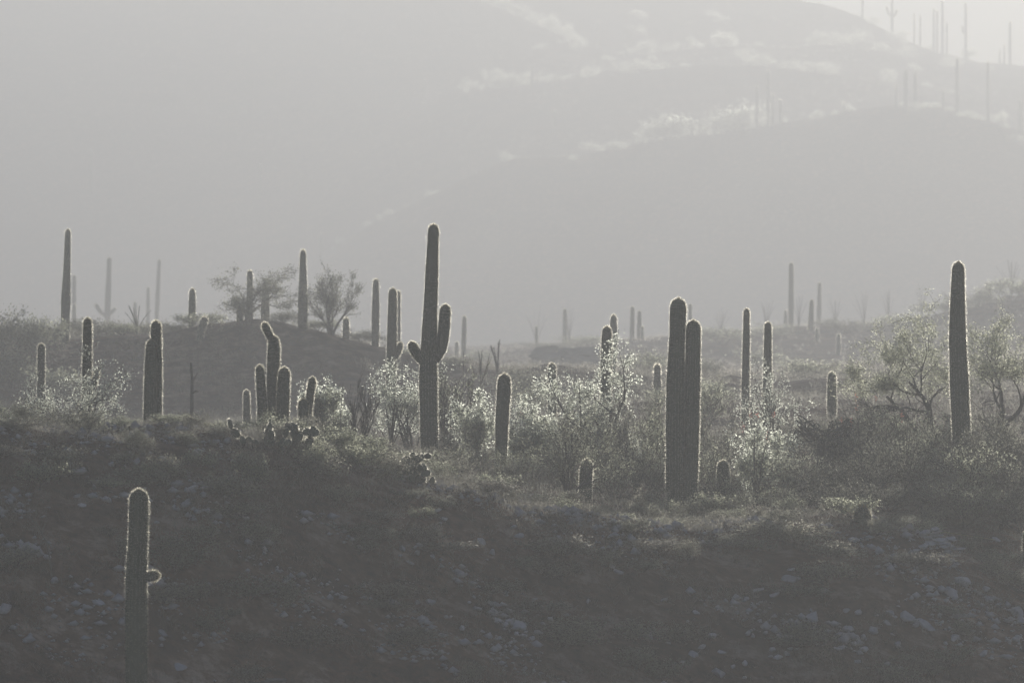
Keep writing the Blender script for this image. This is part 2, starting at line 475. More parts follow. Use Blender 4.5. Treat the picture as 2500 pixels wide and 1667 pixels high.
def saguaro(name, px, dist, label, stems, group=None, seed=0, cat='cactus'):
    """stems: list of (kind, [(px, py, half-width in px, offset in distance m), ...]) from foot to tip, in photo pixels at that distance.
    the first stem is the trunk; its foot is set on the ground"""
    rng = np.random.default_rng(1000 + seed)
    dist = deep(dist)
    g = at(px, dist)
    t = thing(name, tuple(g), label, cat, group)
    far = dist > 900
    mid = dist > 260
    ribs = 10 if far else (14 if mid else 20)
    dl = 0.9 if far else (0.3 if mid else 0.16)
    spg = Geo()
    for q, (kind, pts) in enumerate(stems):
        P = []; R = []
        for (a, b, hw, *dy) in pts:
            yy = dist + (dy[0] if dy else 0.0)
            z = row_z(b, yy)
            P.append(((a - 1250) * PX * yy - g[0], yy - g[1], z - g[2])); R.append(hw * PX * dist)
        P = np.array(P); R = np.array(R)
        if kind != 'arm':
            foot = P[0].copy()
            gz = h1(foot[0] + g[0], foot[1] + g[1]) - g[2] - 0.12
            if foot[2] > gz + 0.02:
                P = np.vstack([[foot[0], foot[1], gz], P]); R = np.r_[R[0] * 0.94, R]
            else:
                P[0][2] = min(P[0][2], gz)
        geo = Geo()
        if far:
            stem(geo, spg, P, R, ribs, dl, rng, 0.16, 0.05, 4, 0.4, k=1)
        elif mid:
            stem(geo, spg, P, R, ribs, dl, rng, 0.07, 0.009, 8, 0.11)
        else:
            stem(geo, spg, P, R, ribs, dl, rng, 0.046, 0.0042, 12, 0.055)
        link('trunk' if kind != 'arm' else 'arm', geo.mesh('saguaro_' + kind, smooth=True), M['skin'], t)
    if spg.n:
        so = link('spines', spg.mesh('saguaro_spines'), M['spine'], t)
        so['kind'] = 'stuff'
    return t

def column(px, top, base, w0, w1, dist, lean=0.0):
    """trunk running from (px+lean, base) to (px, top), half-widths bottom and top"""
    H = base - top
    return ('trunk', [(px + lean, base, w1 * 0.92 / 2), (px + lean * 0.6, base - H * 0.4, w1 / 2), (px + lean * 0.25, base - H * 0.72, (w0 * .6 + w1 * .4) / 2), (px, top, w0 / 2)])

SIMPLE = 'saguaro'
# --- the tall ones one can name
saguaro('saguaro', 1050, 188, 'tallest saguaro with one short left arm and one long raised right arm',
        [('trunk', [(1050, 1150, 19), (1048, 1060, 22), (1046, 960, 22.5), (1046, 880, 21), (1050, 780, 18), (1054, 680, 16), (1057, 600, 14), (1059, 548, 13)]),
         ('arm', [(1036, 886, 11), (1024, 874, 12), (1012, 856, 12.5), (1003, 835, 12)]),
         ('arm', [(1060, 878, 12), (1074, 868, 13), (1081, 838, 14), (1085, 795, 14.5), (1088, 744, 14)])], seed=1)
saguaro('saguaro', 1652, 182, 'massive saguaro of two thick columns joined at the foot',
        [('trunk', [(1648, 1295, 21), (1648, 1180, 22), (1648, 1050, 22.5), (1649, 930, 22), (1653, 830, 20), (1657, 728, 19)]),
         ('trunk', [(1682, 1295, 18, 0.25), (1685, 1180, 19.5, 0.25), (1688, 1050, 20, .25), (1690, 930, 20, .2), (1692, 860, 19, .2), (1693, 782, 18, .2)])], seed=2)
saguaro('saguaro', 2352, 186, 'tall armless saguaro rising in front of the big palo verde trees',
        [('trunk', [(2352, 1190, 21), (2347, 1050, 22.5), (2342, 930, 23), (2338, 830, 21), (2338, 740, 18.5), (2340, 640, 15)])], seed=3)
saguaro('saguaro', 336, 146, 'saguaro with a round bud arm standing down on the shaded front slope',
        [('trunk', [(334, 1790, 26), (333, 1600, 27), (333, 1450, 28), (334, 1380, 26), (338, 1310, 23.5), (339, 1260, 24), (340, 1194, 22)]),
         ('arm', [(352, 1410, 8), (364, 1407, 12), (377, 1404, 13), (389, 1402, 12)])], seed=4)
saguaro('saguaro', 372, 175, 'double-stemmed saguaro, its left stem shorter, behind the left crest',
        [('trunk', [(380, 1085, 13), (382, 960, 14), (382, 870, 13.5), (381, 784, 12)]),
         ('trunk', [(364, 1085, 15, -.35), (366, 960, 15, -.35), (367, 900, 14, -.3), (369, 831, 11.5, -.2)])], seed=5)
saguaro('saguaro', 665, 179, 'broken-topped saguaro with a drooping top arm and upright side stems',
        [('trunk', [(664, 1090, 15), (666, 960, 15), (668, 890, 16), (669, 850, 15.5), (668, 820, 13)]),
         ('arm', [(668, 838, 8), (660, 822, 9), (651, 806, 9.5), (645, 789, 9)]),
         ('trunk', [(638, 1090, 11, -.3), (641, 1000, 12, -.3), (637, 940, 11, -.3), (634, 892, 10, -.3)]),
         ('trunk', [(690, 1090, 15, -.4), (690, 1010, 16, -.4), (692, 950, 15.5, -.4), (695, 897, 14, -.4)])], seed=6)
saguaro('saguaro', 742, 177, 'small saguaro with a leaning taller stem beside the bright green bush',
        [('trunk', [(742, 1090, 11), (741, 1030, 12.5), (740, 974, 12)]),
         ('trunk', [(748, 1090, 9, .4), (751, 1010, 10, .4), (757, 965, 9.5, .4), (764, 922, 9.5, .4)])], seed=7)
saguaro('saguaro', 213, 176, 'saguaro rising out of the leafy left bush, with a tiny raised arm',
        [('trunk', [(212, 1080, 11), (212, 960, 12), (213, 870, 12), (214, 777, 11)]),
         ('arm', [(220, 955, 6), (228, 943, 7.5), (233, 928, 8), (237, 905, 8)])], seed=8)
saguaro('saguaro', 1225, 187, 'stout short saguaro between two bright leafy bushes',
        [('trunk', [(1222, 1150, 14), (1226, 1020, 16.5), (1230, 960, 17), (1232, 913, 15.5)])], seed=9)
saguaro('saguaro', 1429, 180, 'short dark saguaro column beside the twiggy sapling',
        [('trunk', [(1427, 1260, 14), (1430, 1180, 16), (1433, 1121, 14.5)])], seed=10)
saguaro('saguaro', 1766, 184, 'short saguaro with a bright halo of spines, half sunk in brush',
        [('trunk', [(1764, 1290, 15), (1766, 1200, 16), (1766, 1124, 15)])], seed=11)
saguaro('saguaro', 1481, 215, 'ribbed saguaro rising behind the crown of the silvery leafed tree',
        [('trunk', [(1479, 1100, 13), (1480, 900, 13.5), (1482, 797, 12)])], seed=12)
saguaro('saguaro', 1496, 300, 'pale saguaro tucked close behind the ribbed one in the silvery tree',
        [('trunk', [(1494, 920, 9), (1498, 830, 9), (1498, 769, 8)])], seed=13)
saguaro('saguaro', 1347, 238, 'slim haloed saguaro left of the silvery tree crown', [column(1348, 887, 1060, 19, 21, 238)], seed=14)
saguaro('saguaro', 1605, 270, 'small pale saguaro next to the massive two-column saguaro', [column(1605, 890, 1000, 17, 19, 270)], seed=15)
saguaro('saguaro', 1820, 240, 'taller of two neighbouring columns behind the sparse grey shrub', [column(1823, 754, 1040, 15, 20, 240, -4)], seed=16)
saguaro('saguaro', 1874, 235, 'shorter, thicker of two neighbouring columns behind the sparse grey shrub', [column(1875, 787, 1040, 17, 23, 235, -2)], seed=17)
saguaro('saguaro', 2030, 245, 'round-topped saguaro standing behind the dark cholla', [column(2031, 908, 1030, 21, 23, 245)], seed=18)
saguaro('saguaro', 101, 230, 'slim saguaro glowing at its outline against the shaded left mound', [column(101, 839, 1080, 18, 20, 230, -2)], seed=19)
saguaro('saguaro', 602, 230, 'faint short saguaro left of the broken-topped one', [column(602, 953, 1085, 16, 18, 230, 2)], seed=20)
saguaro('saguaro', 956, 252, 'saguaro with one small low arm, left of the tallest one',
        [('trunk', [(953, 1060, 11), (955, 920, 12), (957, 820, 12), (959, 704, 10.5)]),
         ('arm', [(962, 876, 6), (970, 867, 7), (976, 855, 7.5), (978, 836, 7)])], seed=21)
saguaro('saguaro', 972, 300, 'thin saguaro peeking from behind the one with a small low arm', [column(973, 712, 862, 10, 11, 300, -1)], seed=22)
saguaro('saguaro', 2505, 174, 'dark stub of a saguaro behind the crest beyond the yellow stalk', [column(2507, 1296, 1420, 20, 24, 174)], seed=23)
saguaro('saguaro', 2428, 335, 'faint pair of glowing stems seen through the palo verde twigs',
        [('trunk', [(2414, 985, 6), (2415, 930, 7), (2415, 880, 6)]), ('trunk', [(2440, 985, 7), (2440, 920, 7.5), (2441, 848, 7)])], seed=24)
# --- on the hazy left mound
mound = [
    (166, 561, 860, 14, 23, 305, -9, 'very tall thin saguaro on the left end of the hazy mound'),
    (470, 706, 805, 15, 18, 306, -2, 'saguaro stump-like column on the mound crest left of the spreading shrub'),
    (610, 661, 800, 14, 17, 316, 0, 'saguaro top showing above the spreading shrub on the mound'),
    (740, 611, 815, 15, 25, 303, -1, 'tall saguaro between the two lacy trees on the mound'),
    (845, 776, 835, 15, 17, 303, 0, 'stubby short saguaro on the right shoulder of the mound'),
    (918, 682, 850, 15, 20, 303, -2, 'tall straight saguaro at the right end of the mound'),
    (586, 752, 800, 16, 18, 303, 0, 'dark cactus stub under the spreading shrub on the mound'),
    (648, 700, 800, 18, 22, 305, -1, 'dark cactus column inside the right half of the spreading shrub'),
]
for i, (px, top, base, w0, w1, d, ln, lab) in enumerate(mound):
    saguaro('saguaro', px + ln, d, lab, [column(px, top, base, w0, w1, d, ln)], seed=40 + i)
tl = saguaro('saguaro', 492, 301, 'short leaning dark cactus stub on the mound crest',
             [('trunk', [(488, 806, 8), (495, 790, 9.5), (503, 774, 9)])], seed=49)
# --- fading into the dust behind
saguaro('saguaro', 262, 600, 'fading saguaro with two upturned low arms behind the mound',
        [column(267, 628, 800, 11, 15, 600, -6), ('arm', [(260, 772, 4), (250, 768, 4.5), (241, 757, 5), (233, 742, 5)]),
         ('arm', [(262, 770, 4), (270, 765, 4.5), (277, 759, 4.5), (282, 751, 4.5)])], seed=50)
fading = [
    (181, 672, 790, 10, 11, 590, 0), (181, 741, 795, 9, 10, 520, 0), (389, 633, 790, 9, 11, 640, -7), (362, 701, 790, 8, 9, 640, -1),
    (330, 737, 795, 9, 10, 600, -1),
]
for i, (px, top, base, w0, w1, d, ln) in enumerate(fading):
    saguaro('saguaro', px + ln, d, ['slim faded saguaro right behind the very tall thin one', 'short faded saguaro at the foot of the slim faded one', 'tallest of the armless saguaros fading behind the left mound', 'mid-height faded saguaro just left of the tallest faded one', 'short faded saguaro amid the hazy ocotillo wands'][i], [column(px, top, base, w0, w1, d, ln)],
            'faded saguaros behind the left mound', seed=60 + i)
plain = [(1134, 771, 890, 11, 13, 430, -3), (1115, 834, 890, 9, 10, 430, 0), (1544, 748, 850, 10, 12, 482, -1), (1561, 758, 850, 10, 12, 482, 0),
         (1568, 796, 850, 8, 9, 480, 0), (1379, 753, 850, 10, 12, 540, 0), (1310, 796, 850, 8, 9, 520, 0), (1685, 742, 840, 9, 10, 480, 0)]
for i, (px, top, base, w0, w1, d, ln) in enumerate(plain):
    saguaro('saguaro', px + ln, d, ['taller of two pale saguaros just right of the tallest saguaro', 'shorter of two pale saguaros just right of the tallest saguaro', 'left one of three pale saguaros clustered behind the silvery tree', 'middle one of three pale saguaros clustered behind the silvery tree', 'shortest of three pale saguaros clustered behind the silvery tree', 'ghost-pale saguaro standing above the dark rock ledge', 'tiny ghost-pale saguaro beyond the left end of the dark rock ledge', 'thin pale saguaro peeking out above the lower of the twin columns'][i], [column(px, top, base, w0, w1, d, ln)],
            'pale saguaros on the misty flat', seed=70 + i)
rightc = [(1932, 641, 800, 12, 14, 520, -1), (2001, 689, 800, 9, 12, 560, -2), (1982, 731, 825, 11, 15, 468, -4), (1918, 756, 805, 8, 10, 560, 0),
          (2415, 690, 755, 14, 16, 478, -2), (1995, 800, 870, 9, 11, 455, 0), (2047, 815, 880, 10, 12, 440, 0)]
for i, (px, top, base, w0, w1, d, ln) in enumerate(rightc):
    saguaro('saguaro', px + ln, d, ['tallest hazy saguaro on the pale rise at right', 'thin hazy saguaro, second tallest on the pale rise', 'bright-edged hazy saguaro between the two tallest on the pale rise', 'short hazy stub beside the foot of the tallest one on the rise', 'stubby haloed saguaro on the highest part of the pale rise', 'dim short saguaro on the slope below the hazy group', 'dim short saguaro right of its twin on the slope below the hazy group'][i], [column(px, top, base, w0, w1, d, ln)],
            'hazy saguaros on the right rise', seed=80 + i)
# --- on the far hills
crestE = [(2211, 170, 256, 10, 11), (2235, 175, 256, 9, 10), (2337, 142, 265, 8, 10), (2188, 207, 258, 6, 7), (2303, 222, 258, 6, 7), (2412, 151, 296, 7, 8),
          (2490, 245, 326, 7, 8), (1875, 172, 308, 7, 8), (1848, 210, 312, 6, 7), (1886, 230, 306, 7, 7), (1905, 245, 302, 7, 8), (1750, 298, 332, 8, 9),
          (784, 570, 628, 7, 8), (1690, 305, 340, 6, 7), (2060, 250, 288, 6, 7)]
for i, (px, top, base, w0, w1) in enumerate(crestE):
    saguaro('saguaro', px, 1402, 'tiny bleached saguaro on the crest of the nearer far hillside', [column(px, top, base + 4, w0, w1, 1402)],
            'saguaros on the nearer far crest', seed=100 + i)
faceF = [(1356, 268, 335, 8, 9, 1545), (1299, 157, 232, 8, 9, 1625), (1037, 195, 245, 8, 8, 1627), (1527, 111, 165, 8, 9, 1775), (1459, 53, 125, 6, 7, 1786),
         (1780, 9, 60, 6, 7, 1885), (222, 365, 440, 7, 8, 1580), (635, 400, 470, 7, 8, 1570)]
for i, (px, top, base, w0, w1, d) in enumerate(faceF):
    saguaro('saguaro', px, d, 'barely visible saguaro on the shaded face of the farthest hill', [column(px, top, base + 4, w0, w1, d)],
            'saguaros on the farthest hill face', seed=130 + i)
skyF = [(2280, 21, 128, 5, 6), (2288, 27, 130, 5, 6), (2301, 2, 134, 7, 8), (2312, 57, 136, 5, 6), (2466, 54, 164, 7, 8), (2452, 111, 162, 4, 5),
        (2441, 122, 161, 4, 5), (2232, 34, 108, 5, 5), (2247, 38, 114, 5, 5), (2106, -4, 48, 6, 6)]
for i, (px, top, base, w0, w1) in enumerate(skyF):
    saguaro('saguaro', px, 1946, 'thin armless saguaro silhouetted on the bright skyline of the farthest hill', [column(px, top, base, w0, w1, 1946)],
            'saguaros on the farthest skyline', seed=150 + i)
saguaro('saguaro', 2358, 1946, 'skyline saguaro with one short arm, on the farthest hill',
        [column(2358, 9, 146, 7, 8, 1946), ('arm', [(2356, 84, 2.5), (2351, 80, 3), (2349, 65, 3)])], seed=170)
saguaro('saguaro', 2178, 1946, 'skyline saguaro with a pair of arms, near where the farthest ridge leaves the top',
        [column(2178, -8, 85, 7, 8, 1946), ('arm', [(2176, 40, 2.5), (2167, 36, 3), (2165, 16, 3)]), ('arm', [(2180, 42, 2.5), (2188, 38, 3), (2189, 24, 3)])], seed=171)

# ------------------------------------------------------------------ shrubs and trees
def grow(rng, lines, p, d, L, r, level, cfg):
    """one branch as a wandering polyline, then its side branches"""
    n = max(2, int(cfg['segs'] - 1.6 * level))
    pts = [p]; rad = [r]
    for i in range(n):
        d = d + rng.normal(size=3) * cfg['wig'] + np.array([0, 0, cfg['up'] * (1 if level else 0.4)])
        d = d / np.linalg.norm(d)
        p = p + d * L / n
        pts.append(p); rad.append(r * (1 - 0.75 * (i + 1) / n))
    lines.append((np.array(pts), np.array(rad), level))
    if level >= cfg['levels']:
        return
    k = cfg['kids'][level]
    for q in range(k):
        t = rng.uniform(cfg['from'] if level == 0 else 0.2, 1.0)
        i = min(int(t * n), n - 1)
        q0 = pts[i] + (pts[i + 1] - pts[i]) * (t * n - i)
        ax = pts[i + 1] - pts[i]; ax = ax / np.linalg.norm(ax)
        side = rng.normal(size=3); side -= ax * side.dot(ax); side /= np.linalg.norm(side)
        a = math.radians(rng.uniform(*cfg['angle']))
        nd = ax * math.cos(a) + side * math.sin(a)
        grow(rng, lines, q0, nd, L * rng.uniform(*cfg['ratio']), rad[i] * 0.6, level + 1, cfg)

SHRUB = dict(levels=3, kids=(5, 5, 4), segs=6, wig=0.16, up=0.06, angle=(22, 55), ratio=(0.45, 0.72), stems=5, spread=0.75, **{'from': 0.25})
TREE = dict(levels=4, kids=(5, 4, 4, 3), segs=7, wig=0.22, up=0.03, angle=(25, 65), ratio=(0.5, 0.75), stems=2, spread=0.6, **{'from': 0.35})
VASE = dict(levels=3, kids=(6, 5, 4), segs=7, wig=0.10, up=0.09, angle=(15, 38), ratio=(0.4, 0.65), stems=6, spread=0.55, **{'from': 0.3})
PALO = dict(levels=4, kids=(4, 4, 4, 3), segs=8, wig=0.2, up=0.035, angle=(25, 60), ratio=(0.45, 0.7), stems=5, spread=1.05, **{'from': 0.3})
CROWN = dict(levels=3, kids=(5, 5, 4), segs=5, wig=0.18, up=0.02, angle=(30, 75), ratio=(0.45, 0.7), stems=3, spread=0.5, **{'from': 0.3})

def skeleton(seed, cfg, W, H, lean=0.0, thick=0.02):
    rng = np.random.default_rng(seed)
    lines = []
    for k in range(cfg['stems']):
        az = 2 * math.pi * (k + rng.uniform(0, 0.8)) / cfg['stems']
        s = cfg['spread'] * rng.uniform(0.4, 1.1)
        d = np.array([math.cos(az) * s + lean, math.sin(az) * s, 1.0]); d /= np.linalg.norm(d)
        grow(rng, lines, np.array([rng.normal() * 0.02, rng.normal() * 0.02, 0.0]), d, 0.7 * rng.uniform(0.8, 1.15), 1.0, 0, cfg)
    A = np.concatenate([l[0] for l in lines])
    lo = np.percentile(A, 1.5, axis=0); hi = np.percentile(A, 98.5, axis=0)
    sx = W / (hi[0] - lo[0]); sy = W / (hi[1] - lo[1]); sz = H / max(hi[2], 0.2)
    S = np.array([sx, sy, sz])
    out = []
    for pts, rad, lv in lines:
        out.append((pts * S, rad * thick * H, lv))
    return out, rng

def woody(name, seed, cfg, px, py_top, width_px, dist, label, cat, leaf, bark='bark', n_leaf=4800, leaf_size=0.05, clump=0.08, thick=0.018,
          lean=0.0, group=None, aspect=0.6, leaf_from=2, sink=0.05, parts=('trunk', 'crown'), flowers=0, lowcut=0.12):
    dist = deep(dist)
    g = at(px, dist)
    W = width_px * PX * dist; H = max(row_z(py_top, dist) - g[2], 0.25)
    lines, rng = skeleton(seed, cfg, W, H, lean, thick)
    geo = Geo()
    twig = []
    for pts, rad, lv in lines:
        geo.tube(pts, np.maximum(rad, 0.004 if dist < 260 else 0.008), 5 if lv == 0 else (4 if lv == 1 else 3))
        if lv >= leaf_from:
            t = rng.uniform(0.15, 1.0, 3)
            for a in t:
                i = min(int(a * (len(pts) - 1)), len(pts) - 2)
                twig.append(pts[i] + (pts[i + 1] - pts[i]) * (a * (len(pts) - 1) - i))
    th = thing(name, (g[0], g[1], g[2] - sink), label, cat, group)
    link(parts[0], geo.mesh(name + '_wood'), M[bark], th)
    if n_leaf and leaf:
        twig = np.array(twig)
        twig = twig[twig[:, 2] > lowcut * H]
        P = twig[rng.integers(0, len(twig), n_leaf)] + rng.normal(size=(n_leaf, 3)) * clump
        P[:, 2] = np.maximum(P[:, 2], 0.03)
        V, T = leaves(P, leaf_size, rng, aspect)
        o = link(parts[1], make_mesh(name + '_leaves', V, None, T), M[leaf], th)
        if flowers:
            F = twig[rng.integers(0, len(twig), flowers)]
            F = F[F[:, 2] > 0.55 * H]
            for f in F:
                Pf = f + rng.normal(size=(14, 3)) * np.array([0.012, 0.012, 0.03])
                V, T = leaves(Pf, 0.06, rng, 0.5)
                link('flower', make_mesh('flower', V, None, T), M['flower'], th)['kind'] = 'stuff'
    return th

S_ = ('stems', 'foliage')
PROTO = {}
def shrub_proto(key, cfg, leaf, n_leaf, leaf_size, clump, thick, k):
    """stems and foliage of a shrub 2 m wide and 1.3 m high, made once and shared"""
    if (key, k) not in PROTO:
        lines, rng = skeleton(4000 + 31 * k + len(key) * 7, cfg, 2.0, 1.3, 0, thick)
        geo = Geo(); tw = []
        for pts, rad, lv in lines:
            geo.tube(pts, np.maximum(rad, 0.004), 4 if lv == 0 else 3)
            if lv >= 2:
                tw.append(pts[1:])
        tw = np.concatenate(tw); tw = tw[tw[:, 2] > 0.15]
        P = tw[rng.integers(0, len(tw), n_leaf)] + rng.normal(size=(n_leaf, 3)) * clump
        P[:, 2] = np.maximum(P[:, 2], 0.02)
        V, T = leaves(P, leaf_size, rng, 0.6)
        a = geo.mesh('shrub_stems'); a.materials.append(M['bark'])
        b = make_mesh('shrub_foliage', V, None, T); b.materials.append(M[leaf])
        PROTO[(key, k)] = (a, b)
    return PROTO[(key, k)]
def shared_shrub(name, i, key, cfg, px, py_top, width_px, dist, label, group, leaf, n_leaf, leaf_size, clump, thick, protos=4):
    a, b = shrub_proto(key + leaf, cfg, leaf, n_leaf, leaf_size, clump, thick, i % protos)
    dist = deep(dist)
    g = at(px, dist)
    W = width_px * PX * dist; H = max(row_z(py_top, dist) - g[2], 0.3)
    th = thing(name, (g[0], g[1], g[2] - 0.05), label, 'shrub', group, (i * 2.4) % 6.28)
    s = (W / 2.0, W / 2.0, H / 1.3)
    link('stems', a, None, th, scale=s); link('foliage', b, None, th, scale=s)
# near, on and behind the front crest
woody('leafy_shrub', 11, SHRUB, 190, 888, 270, 170, 'wide sparkling shrub with dark forked stems round a saguaro on the left crest', 'shrub', 'leaf_bright', n_leaf=9100, leaf_size=0.038, clump=0.05, thick=0.022, parts=S_)
woody('leafy_shrub', 12, SHRUB, 785, 942, 105, 188, 'bright green leafy shrub behind the small leaning saguaro', 'shrub', 'leaf_bright', n_leaf=12700, leaf_size=0.072, clump=0.07, parts=S_)
woody('leafy_shrub', 13, SHRUB, 1000, 882, 160, 203, 'pale leafed shrub behind the trunk of the tallest saguaro', 'shrub', 'leaf_bright', n_leaf=10886, leaf_size=0.058, clump=0.07, parts=S_)
woody('leafy_shrub', 14, VASE, 1098, 888, 130, 198, 'dark forked shrub right of the tallest saguaro with few leaves', 'shrub', 'leaf_olive', n_leaf=2560, leaf_size=0.05, clump=0.05, thick=0.024, parts=S_)
woody('leafy_shrub', 15, SHRUB, 1165, 965, 110, 193, 'white-sparkling leafy shrub left of the stout short saguaro', 'shrub', 'leaf_bright', n_leaf=12700, leaf_size=0.062, clump=0.07, parts=S_, flowers=6)
woody('leafy_shrub', 16, SHRUB, 1308, 985, 140, 192, 'white-sparkling leafy shrub right of the stout short saguaro', 'shrub', 'leaf_bright', n_leaf=16329, leaf_size=0.062, clump=0.08, parts=S_, flowers=4)
woody('desert_tree', 17, CROWN, 1475, 856, 265, 198, 'silvery leafed desert tree with crooked dark limbs', 'tree', 'leaf_bright', n_leaf=16934, leaf_size=0.058, clump=0.07, thick=0.03, lean=0.05)
woody('thorny_shrub', 18, SHRUB, 1552, 962, 150, 193, 'dark thorny shrub under the silvery tree beside the two-column saguaro', 'shrub', 'leaf_dark', n_leaf=4160, leaf_size=0.05, clump=0.05, thick=0.02, parts=S_)
woody('twiggy_sapling', 19, VASE, 1384, 1000, 200, 178, 'vase-shaped twiggy sapling with fine dull leaves on the front crest', 'tree', 'leaf_olive', n_leaf=5760, leaf_size=0.035, clump=0.07, thick=0.016)
woody('bare_shrub', 20, VASE, 882, 938, 75, 176, 'nearly bare thin-branched shrub left of the tallest saguaro', 'shrub', 'leaf_dark', n_leaf=260, leaf_size=0.035, clump=0.03, thick=0.015, parts=S_)
woody('sparse_shrub', 21, SHRUB, 1885, 893, 180, 206, 'sparse grey shrub with sparkling tips in front of two columns', 'shrub', 'leaf_bright', n_leaf=5745, leaf_size=0.043, clump=0.05, thick=0.018, parts=S_)
woody('leafy_shrub', 22, SHRUB, 1862, 1042, 135, 187, 'low white-sparkling shrub right of the two-column saguaro', 'shrub', 'leaf_bright', n_leaf=13305, leaf_size=0.059, clump=0.07, parts=S_, flowers=5)
woody('palo_verde', 23, TREE, 2275, 780, 300, 201, 'big palo verde with crooked limbs reaching left, behind the armless saguaro', 'tree', 'leaf_olive', 'bark', n_leaf=20000, leaf_size=0.055, clump=0.09, thick=0.036, lean=-0.3, lowcut=0.45)
woody('palo_verde', 29, TREE, 2430, 780, 290, 204, 'palo verde with crooked limbs right of the armless saguaro', 'tree', 'leaf_olive', 'bark', n_leaf=18000, leaf_size=0.055, clump=0.09, thick=0.036, lean=0.15, lowcut=0.45)
under = [(2060, 1010, 150, 192), (2130, 1040, 170, 188), (2215, 1030, 180, 190), (2290, 1010, 160, 192), (2400, 1000, 170, 190), (2470, 1010, 160, 188),
         (2250, 1100, 170, 181), (2380, 1090, 190, 180), (2480, 1120, 160, 179), (2120, 1110, 160, 181), (2000, 1120, 150, 181), (1930, 1110, 150, 183),
         (2060, 1170, 170, 177), (2160, 1175, 170, 176.5), (2260, 1170, 170, 177), (2350, 1180, 180, 176.5), (2440, 1190, 170, 177), (2500, 1200, 150, 176.5), (1960, 1190, 140, 177.5), (1880, 1190, 130, 178),
         (1960, 1020, 150, 200), (2040, 1040, 160, 196), (2110, 990, 160, 200), (2180, 1000, 160, 198), (2330, 1040, 170, 184), (2420, 1050, 170, 184), (2500, 1060, 150, 184), (2240, 1060, 170, 185), (2150, 1080, 160, 184)]
for i, (px, top, w, d) in enumerate(under):
    shared_shrub('undergrowth_shrub', i, 'under%d' % (i % 2), (SHRUB, VASE)[i % 2], px, top, w, d, 'tangled dusky shrub in the thicket around the armless saguaro', 'thicket shrubs at right', ('leaf_dark', 'leaf_dark', 'leaf_dark', 'leaf_olive')[i % 4], 3600, 0.042, 0.07, 0.013)
mid = [(1600, 1010, 130, 190), (1745, 1010, 130, 193), (1700, 1090, 150, 186), (1560, 1090, 140, 186), (1500, 1110, 140, 184), (1330, 1110, 120, 186), (1790, 1150, 130, 183), (1100, 1040, 130, 189), (1130, 1090, 130, 184), (1210, 1120, 120, 183), (1260, 1100, 120, 184.5), (1310, 1050, 140, 194), (1390, 1060, 150, 191),
       (1440, 1010, 150, 200), (1490, 1040, 150, 195), (1530, 1030, 140, 198), (1590, 1080, 130, 187), (1620, 960, 120, 215), (1720, 940, 130, 222), (1760, 1080, 140, 188)]
for i, (px, top, w, d) in enumerate(mid):
    shared_shrub('undergrowth_shrub', i, 'undergrowth_shrub%d' % (i % 2), (VASE, SHRUB)[i % 2], px, top, w, d, 'dull shrub in the dense scrub between the tallest and the two-column saguaro', 'shrubs of the central scrub', ('leaf_olive', 'leaf_dark')[i % 2], 3520, 0.042, 0.07, 0.013)
crest = [(40, 1010, 110, 164), (120, 1005, 120, 166), (300, 1030, 110, 163), (410, 1020, 80, 163), (470, 1005, 100, 164), (560, 1025, 110, 164), (650, 1010, 120, 166),
         (730, 1015, 120, 168), (800, 1040, 130, 165), (870, 1060, 120, 166), (930, 1070, 110, 168), (990, 1100, 110, 172)]
for i, (px, top, w, d) in enumerate(crest):
    shared_shrub('crest_shrub', i, 'crest_shrub%d' % (i % 2), (SHRUB, VASE)[i % 2], px, top, w, d, 'low olive shrub along the left part of the front crest', 'low shrubs on the front crest', ('leaf_olive', 'leaf_sage', 'leaf_olive')[i % 3], 3600, 0.075, 0.09, 0.012)
rc = random.Random(33)
for i in range(30):
    px = 1060 + i * 49 + rc.uniform(-18, 18)
    d = 158 + 14 * px / 2500 + rc.uniform(0.3, 7.5)
    g = at(px, d); h = rc.uniform(0.28, 0.6)
    shared_shrub('crest_scrub', i, 'crest_scrub%d' % (i % 2), (SHRUB, VASE)[i % 2], px, EYE - (g[2] + h) / (PX * d), rc.uniform(55, 120), d,
                 'knee-high fuzzy shrub along the right part of the front crest', 'knee-high shrubs on the right front crest', ('leaf_olive', 'leaf_sage', 'leaf_dark')[i % 3], 2600, 0.085, 0.10, 0.012)
for i in range(26):
    px = -20 + i * 44 + rc.uniform(-18, 18); d = 158 + 14 * px / 2500 + rc.uniform(-3.0, 1.8)
    g = at(px, d); h = rc.uniform(0.3, 0.75)
    shared_shrub('crest_scrub', i, 'crest_scrub%d' % (i % 2), (SHRUB, VASE)[i % 2], px, EYE - (g[2] + h) / (PX * d), rc.uniform(60, 120), d,
                 'knee-high fuzzy shrub at the lip of the left front slope', 'knee-high shrubs at the left lip', ('leaf_olive', 'leaf_sage', 'leaf_dark')[i % 3], 2600, 0.085, 0.10, 0.012)
for i, (px, d, h) in enumerate([(1610, 177.5, .6), (1640, 176.5, .45), (1700, 177, .6), (1735, 177.8, .7), (1590, 178.5, .8), (1770, 178, .55), (1670, 175.5, .35), (1040, 182, .6), (1075, 181, .5), (1010, 180.5, .45),
                                (2325, 180, .9), (2365, 179, .8), (2390, 181, .9), (2300, 179.5, .7)]):
    g = at(px, d)
    shared_shrub('crest_scrub', i, 'crest_scrub%d' % (i % 2), (SHRUB, VASE)[i % 2], px, EYE - (g[2] + h) / (PX * d), 55 + 50 * h, d,
                 'small shrub hiding the foot of one of the three biggest saguaros', 'shrubs at the feet of the biggest saguaros', ('leaf_olive', 'leaf_sage', 'leaf_dark')[i % 3], 2600, 0.085, 0.10, 0.012)
